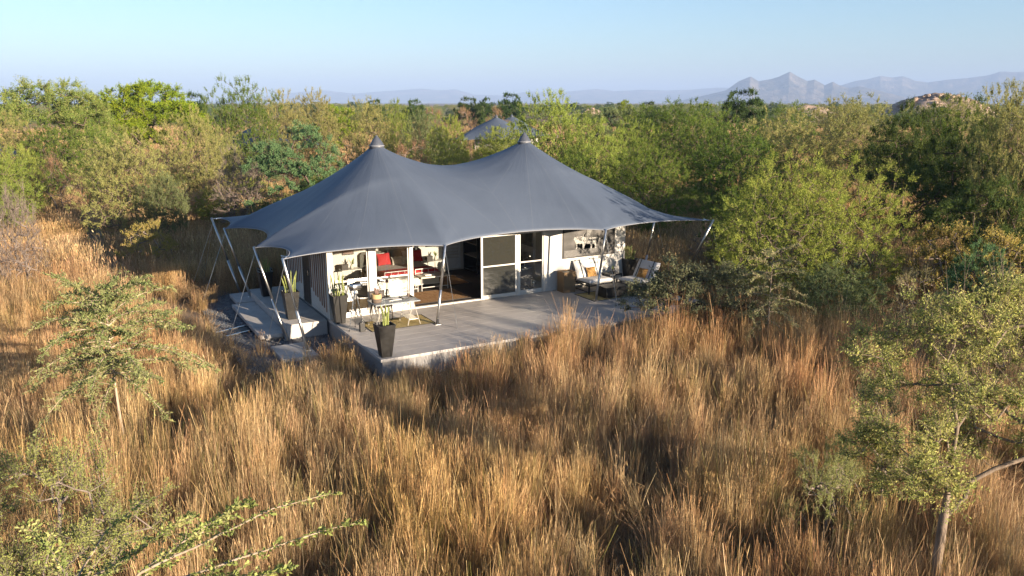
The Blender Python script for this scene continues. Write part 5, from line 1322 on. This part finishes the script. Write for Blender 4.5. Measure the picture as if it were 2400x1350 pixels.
# yellow-green thorny shrub, bottom left corner
PR['fb'] = tree_proto('fb', 51, 3.0, 3.2, K=260, nc=16, z0=.1, stems=6, tints=[(.19, .20, .07), (.22, .22, .08), (.15, .17, .06)], barkm=m_barkg, upl=.35, twig=(6, .32), leaf=(14, .036, .015), draw_twigs=True, r_tip=.006, twig_r=.003)
set_tree('fb', -7.45, -9.1, 3.25, 2.7, 'yellow-green thorny shrub in the bottom left corner', 1.0, 'shrub', 'shrubs around the camp')
set_tree('fb', -8.6, -8.6, 2.8, 2.4, 'yellow-green thorny shrub cut off by the left edge near the bottom corner', 2.6, 'shrub', 'shrubs around the camp')
set_tree('fb', 3.26, -11.31, 2.1, 1.2, 'yellow-green shrub at the foot of the forked foreground tree', 4.0, 'shrub', 'shrubs around the camp')
# trees beyond the right edge and behind the camera that throw the long shadows
for (x, y, h, w, kd) in ((18.5, -14.5, 4.6, 5.0, 'gr'), (23.0, -14.0, 4.8, 5.0, 'dk'), (16.4, -19.5, 6.2, 4.6, 'gr2'), (28.0, -15.0, 6.5, 6.0, 'gr2'), (29.0, -8.0, 8.0, 6.5, 'dk'), (33.5, -7.0, 8.5, 7.0, 'dk'), (25.5, -9.5, 6.4, 4.0, 'gr'), (27.0, -6.2, 7.4, 5.5, 'dk'), (9.5, -29.0, 4.6, 2.6, 'gg'), (3.4, -31.0, 4.9, 2.6, 'gg')):
    set_tree(kd, x, y, h, w, 'tree standing outside the picture that shades the grass', cat='tree', group='trees outside the picture')

# fallen branches on the left
fb_ = thing('dead_branch', 'pale dead branches lying in the grass at the left', 'branch', (-6.9, 14.6, G+.7), .4)
rr = np.random.default_rng(6)
for k in range(7):
    a = rr.uniform(-.5, .5)+(3.14 if k % 2 else 0); p = np.array([rr.uniform(-.3, .3), rr.uniform(-.4, .4), 0.]); b_ = MB()
    for s in range(5):
        q = p+np.array([math.cos(a), math.sin(a), rr.uniform(-.05, .22)])*.3; b_.tube(p, q, .022*(1-s*.17), .022*(1-(s+1)*.17), 5); p = q; a += rr.uniform(-.3, .3)
    b_.build('stick', m_barkp, fb_)

# ------------------------------------------------------------------ tall grass
ST = np.array([(.46, .32, .16), (.51, .365, .19), (.41, .275, .13), (.45, .30, .15), (.35, .22, .11), (.51, .39, .225)])
RD = np.array([(.33, .20, .115), (.29, .165, .09), (.38, .245, .14)])
GY = np.array([(.28, .205, .125), (.33, .255, .17), (.23, .16, .095)])
GN = np.array([(.20, .185, .06), (.27, .235, .08)])
def ribbons(P, wdt, tint, rng):
    """P (n,k,3) polylines -> flat tapering ribbons"""
    n, k, _ = P.shape
    d = unit(P[:, -1]-P[:, 0]); s = unit(np.cross(d, rng.normal(size=(n, 3))))
    tp = np.linspace(1, .35, k)[None, :, None]
    off = s[:, None]*wdt[:, None, None]*.5*tp
    v = np.stack([P-off, P+off], 2).reshape(-1, 3)
    base = (np.arange(n)*k*2)[:, None]+(np.arange(k-1)*2)[None]
    f = np.stack([base, base+1, base+3, base+2], -1).reshape(-1, 4)
    c = np.repeat(np.column_stack([tint, np.ones(n)]), k*2, 0)
    return v, f, c
def tuft(key, seed, n, H, spread, bend, wd, pal, head=.6, curl=0, curl_h=.5, bold=0):
    rng = np.random.default_rng(seed)
    def stalks(n, hmin, hmax, spread, bend, wd, pal, kk=5, curly=0):
        a = rng.uniform(0, 6.283, n); r = spread*np.sqrt(rng.random(n))
        b = np.column_stack([r*np.cos(a), r*np.sin(a), np.full(n, -.06)])
        h = rng.uniform(hmin, hmax, n); la = rng.uniform(0, 6.283, n); lb = bend*rng.uniform(.1, 1, n)*h*np.where(rng.random(n) < .08, 3.0, 1.0)
        u = np.linspace(0, 1, kk)[None, :, None]
        end = np.column_stack([np.cos(la)*lb+np.cos(a)*r*.4, np.sin(la)*lb+np.sin(a)*r*.4, h])
        P = b[:, None]+np.concatenate([end[:, None, :2]*u**1.8, (end[:, None, 2:]*(u-.25*curly*u**3))], -1)
        P[:, 1:-1] += rng.normal(size=(n, kk-2, 3))*.012*(1+2*curly)
        return P, ribbons(P, np.full(n, wd)*rng.uniform(.7, 1.3, n), pal[rng.integers(0, len(pal), n)]*rng.uniform(.75, 1.2, (n, 1)), rng)
    parts = []
    P, q = stalks(n, H*.55, H, spread, bend, wd, pal); parts.append(q)
    if bold:
        _, q = stalks(bold, H*.6, H*1.12, spread*1.5, max(bend*2.2, .22), wd*2.0, pal*1.12); parts.append(q)
        _, q = stalks(bold//2, H*.5, H*.95, spread*1.6, .5, wd*1.7, np.vstack([RD, GY])*.8, 6, .5); parts.append(q)
    m = rng.random(n) < head; T = P[m]; nh = len(T)
    if nh:
        d = unit(T[:, -1]-T[:, -2]); L = rng.uniform(.09, .24, nh)
        for _ in range(2):
            tn = np.vstack([RD, ST])[rng.integers(0, 9, nh)]*rng.uniform(.85, 1.25, (nh, 1))
            parts.append(leaves(T[:, -1]-d*L[:, None]*.6, d+rng.normal(size=(nh, 3))*.12, L, wd*rng.uniform(1.2, 1.9, nh), tn, rng))
    if curl:
        P, q = stalks(curl, curl_h*.3, curl_h, spread*1.3, 1.1, wd*1.35, GY, 5, 1.0); parts.append(q)
    nl = n                                              # stem leaves
    k = rng.integers(0, n, nl); s = rng.integers(1, 4, nl); bs = P[k % len(P), s] if False else parts and None
    V, F, Cc = [], [], []; o = 0
    for v, f, c in parts: V.append(v); F.append(f+o); Cc.append(c); o += len(v)
    me = np_mesh(key, np.concatenate(V), np.concatenate(F), m_straw, False, {'tint': np.concatenate(Cc)})
    return bpy.data.objects.new(key, me)
def collect(name, obs):
    c = bpy.data.collections.new(name)
    for o in obs: c.objects.link(o)
    return c
MX = [np.vstack([ST, ST, RD[:1]]), np.vstack([ST, RD, RD[2:]]), np.vstack([ST, GY, ST[3:]]), np.vstack([ST, GN, GN, ST[:3]]), np.vstack([ST[:2], ST[5:], ST])]
col_tall = collect('tufts_tall', [tuft('tuft_a%d' % k, 100+k, (56, 38, 70)[k % 3], (1.6, 1.4, 1.25, 1.5, 1.75)[k % 5], (.10, .13, .17, .115)[k % 4], (.05, .08, .16, .06, .11)[k % 5], .0050, MX[k % 5], (.3, .15, .1)[k % 3], 30, .6, (14, 20, 10)[k % 3]) for k in range(14)])
col_low = collect('tufts_low', [tuft('tuft_d%d' % k, 160+k, 46, .62, .30, .6, .0065, np.vstack([GY, RD, ST[:3]]), .05, 60, .42) for k in range(5)])
col_far = collect('tufts_far', [tuft('tuft_e%d' % k, 180+k, 90, 1.15, .55, .18, .015, MX[k % 5], .2, 50, .6) for k in range(5)])

def gn_scatter(name, pts, rot, scl, col, label):
    me = bpy.data.meshes.new(name); n = len(pts)
    me.vertices.add(n); me.vertices.foreach_set('co', np.asarray(pts, np.float32).ravel())
    a = me.attributes.new('rot', 'FLOAT_VECTOR', 'POINT'); a.data.foreach_set('vector', np.asarray(rot, np.float32).ravel())
    a = me.attributes.new('scl', 'FLOAT_VECTOR', 'POINT'); a.data.foreach_set('vector', np.asarray(scl, np.float32).ravel())
    a = me.attributes.new('pick', 'INT', 'POINT'); a.data.foreach_set('value', RNG.integers(0, len(col.objects), n).astype(np.int32))
    me.update(); o = link(name, me); tag(o, label, 'grass' if 'grass' in name else 'scrub', kind='stuff')
    g = bpy.data.node_groups.new(name, 'GeometryNodeTree')
    g.interface.new_socket('Geometry', in_out='INPUT', socket_type='NodeSocketGeometry'); g.interface.new_socket('Geometry', in_out='OUTPUT', socket_type='NodeSocketGeometry')
    N = lambda k: g.nodes.new(k)
    gi, go = N('NodeGroupInput'), N('NodeGroupOutput'); iop = N('GeometryNodeInstanceOnPoints'); ci = N('GeometryNodeCollectionInfo')
    ci.inputs['Collection'].default_value = col; ci.inputs['Separate Children'].default_value = True; ci.inputs['Reset Children'].default_value = True
    def attr(nm, ty):
        q = N('GeometryNodeInputNamedAttribute'); q.data_type = ty; q.inputs['Name'].default_value = nm
        return next(s for s in q.outputs if s.enabled and s.name == 'Attribute')
    mp = N('GeometryNodeMeshToPoints')
    g.links.new(gi.outputs[0], mp.inputs['Mesh']); g.links.new(mp.outputs[0], iop.inputs['Points']); g.links.new(ci.outputs[0], iop.inputs['Instance'])
    iop.inputs['Pick Instance'].default_value = True
    g.links.new(attr('pick', 'INT'), iop.inputs['Instance Index']); e2r = N('FunctionNodeEulerToRotation')
    g.links.new(attr('rot', 'FLOAT_VECTOR'), e2r.inputs[0]); g.links.new(e2r.outputs[0], iop.inputs['Rotation']); g.links.new(attr('scl', 'FLOAT_VECTOR'), iop.inputs['Scale'])
    g.links.new(iop.outputs[0], go.inputs[0])
    md = o.modifiers.new('scatter', 'NODES'); md.node_group = g
    return o
CX, CY = cam.location.x, cam.location.y; AZ = R(29.3)
def fan(n, d0, d1, half=36.5, power=1.0):
    u = RNG.random(n); d = np.sqrt(d0*d0+u*(d1*d1-d0*d0)); a = AZ+np.radians(RNG.uniform(-half, half, n))
    return CX+d*np.sin(a), CY+d*np.cos(a), d
def keep(x, y, margin=0.0, pd=.75):
    m = ~((x > -.25-margin) & (x < 12.0+margin) & (y > -.10-margin) & (y < 9.9))           # terrace and house
    m &= ~((x > -2.2) & (x < .3) & (y > 2.3) & (y < 11.5))                                   # steps and gravel
    m &= ~((x > -2.75) & (x < .3) & (y > 3.8) & (y < 10.5))
    near = path_dist(x, y) < pd*(.7+.6*RNG.random(len(x)))
    return m & ~near
def scatter_grass(name, label, n, d0, d1, col, smin, smax, thr, margin=0.0, zs=(.8, 1.2), wide=1.0):
    x, y, d = fan(n, d0, d1)
    dens = fbm(x, y, 71, 2.6, 3)*.5+fbm(x, y, 73, .75, 2)*.5
    m = keep(x, y, margin) & (dens+RNG.uniform(-.12, .12, n) > thr)
    x, y, d, dens = x[m], y[m], d[m], dens[m]; k = len(x)
    hs_ = (.74+.52*fbm(x, y, 79, 5.0, 3))*(.92+.18*np.clip((dens-thr)*4, 0, 1))
    nearf = np.clip(1.35-np.maximum(0, -y-.1)/2.4, 0, 1)*np.clip((4.0-x)/2.0, 0, 1)*np.clip((x+2.0)/1.0, 0, 1)*(y < 0)
    nearl = np.clip((x+4.6)/1.2, 0, 1)*np.clip((.4-x)/.6, 0, 1)*np.clip((y+1.5)/1.5, 0, 1)*(y < 12)
    nearr = np.clip(1.2-np.maximum(0, -y-.1)/2.0, 0, 1)*(x > 3)*(x < 9.5)*(y < 0)*np.where((x > 5.3) & (x < 6.6), 0, 1)
    hs_ = hs_*(1-.66*nearf)*(1-.45*nearl)*(1-.33*nearr)
    thin = RNG.random(k) > .2*nearl; x, y, d, dens, hs_ = x[thin], y[thin], d[thin], dens[thin], hs_[thin]; k = len(x)
    z = ground_z(x, y)
    s = RNG.uniform(smin, smax, k)
    rot = np.column_stack([RNG.normal(0, .055, k), RNG.normal(0, .055, k), RNG.uniform(0, 6.28, k)])
    scl = np.column_stack([s*wide, s*wide, s*hs_*RNG.uniform(*zs, k)])
    return gn_scatter(name, np.column_stack([x, y, z]), rot, scl, col, label)
scatter_grass('grass', 'tall golden dry grass filling the foreground', 17500, 5.5, 34, col_tall, .70, 1.03, .475)
scatter_grass('grass', 'low matted brown grass between the tall stalks', 11000, 5.5, 34, col_low, .7, 1.2, .22)
scatter_grass('grass', 'dry golden grass in the middle distance around the camp', 11000, 32, 80, col_far, .75, 1.1, .40, .3)
scatter_grass('grass', 'pale dry grass far out on the plain', 6000, 78, 220, col_far, 1.2, 1.9, .42, .3)

# ------------------------------------------------------------------ scrub mass of the plain out to the horizon
def merged(keys, tag_):
    return collect('far_'+tag_, [bpy.data.objects.new('far_%s_%s' % (tag_, k), PR[k]['crown']) for k in keys])
col_sc = merged(['ol', 'yl', 'gr', 'gg', 'dr', 'ol2', 'gr2', 'ac', 'nd'], 'scrub')
x, y, d = fan(2600, 70, 900, 38)
m = (fbm(x, y, 91, 30., 3)+RNG.uniform(-.12, .12, len(x)) > np.where(d < 170, .50, .42)) & (path_dist(x, y) > 3)
far_cam = (np.hypot(x-47, y-79) > 13) & (np.hypot(x-15.3, y-62) > 9) & (np.hypot(x+16.5, y-60) > 10)
x, y, d = x[m & far_cam], y[m & far_cam], d[m & far_cam]; k = len(x); s = RNG.uniform(.45, .95, k)*np.clip(.85+(d-120)/700, .7, 1.25)
gn_scatter('scrubland', np.column_stack([x, y, ground_z(x, y)-.2]), np.column_stack([np.zeros(k), np.zeros(k), RNG.uniform(0, 6.28, k)]), np.column_stack([s*1.15, s*1.15, s*.92]), col_sc, 'mass of thorn scrub covering the plain to the skyline')
# nearer undergrowth that closes the gaps between the trees
x, y, d = fan(380, 42, 95, 38)
m = (fbm(x, y, 95, 14., 3) > np.where(x < 8, .56, .46)) & (path_dist(x, y) > 2.6) & keep(x, y, 4) & (np.hypot(x-47, y-79) > 12) & (np.hypot(x-15.3, y-62) > 9) & (np.hypot(x+16.5, y-60) > 10)
x, y, d = x[m], y[m], d[m]; k = len(x); s = RNG.uniform(.25, .5, k)
gn_scatter('undergrowth_scrub', np.column_stack([x, y, ground_z(x, y)-.15]), np.column_stack([np.zeros(k), np.zeros(k), RNG.uniform(0, 6.28, k)]), np.column_stack([s*1.2, s*1.2, s*.9]), col_sc, 'low mixed thorn scrub between the trees')

# ------------------------------------------------------------------ the hazy air
t = NT('hazy_air'); pv_ = t.n('VolumePrincipled'); pv_.inputs['Color'].default_value = (.33, .455, .72, 1); pv_.inputs['Density'].default_value = 1.85e-4; pv_.inputs['Anisotropy'].default_value = -.08
t.l(pv_.outputs[0], t.out.inputs['Volume'])
hz = MB().box(-13500, 13500, -13500, 13500, -14, 330).build('haze', t.m); tag(hz, 'pale blue haze over the plain and the mountains', 'haze', kind='stuff')
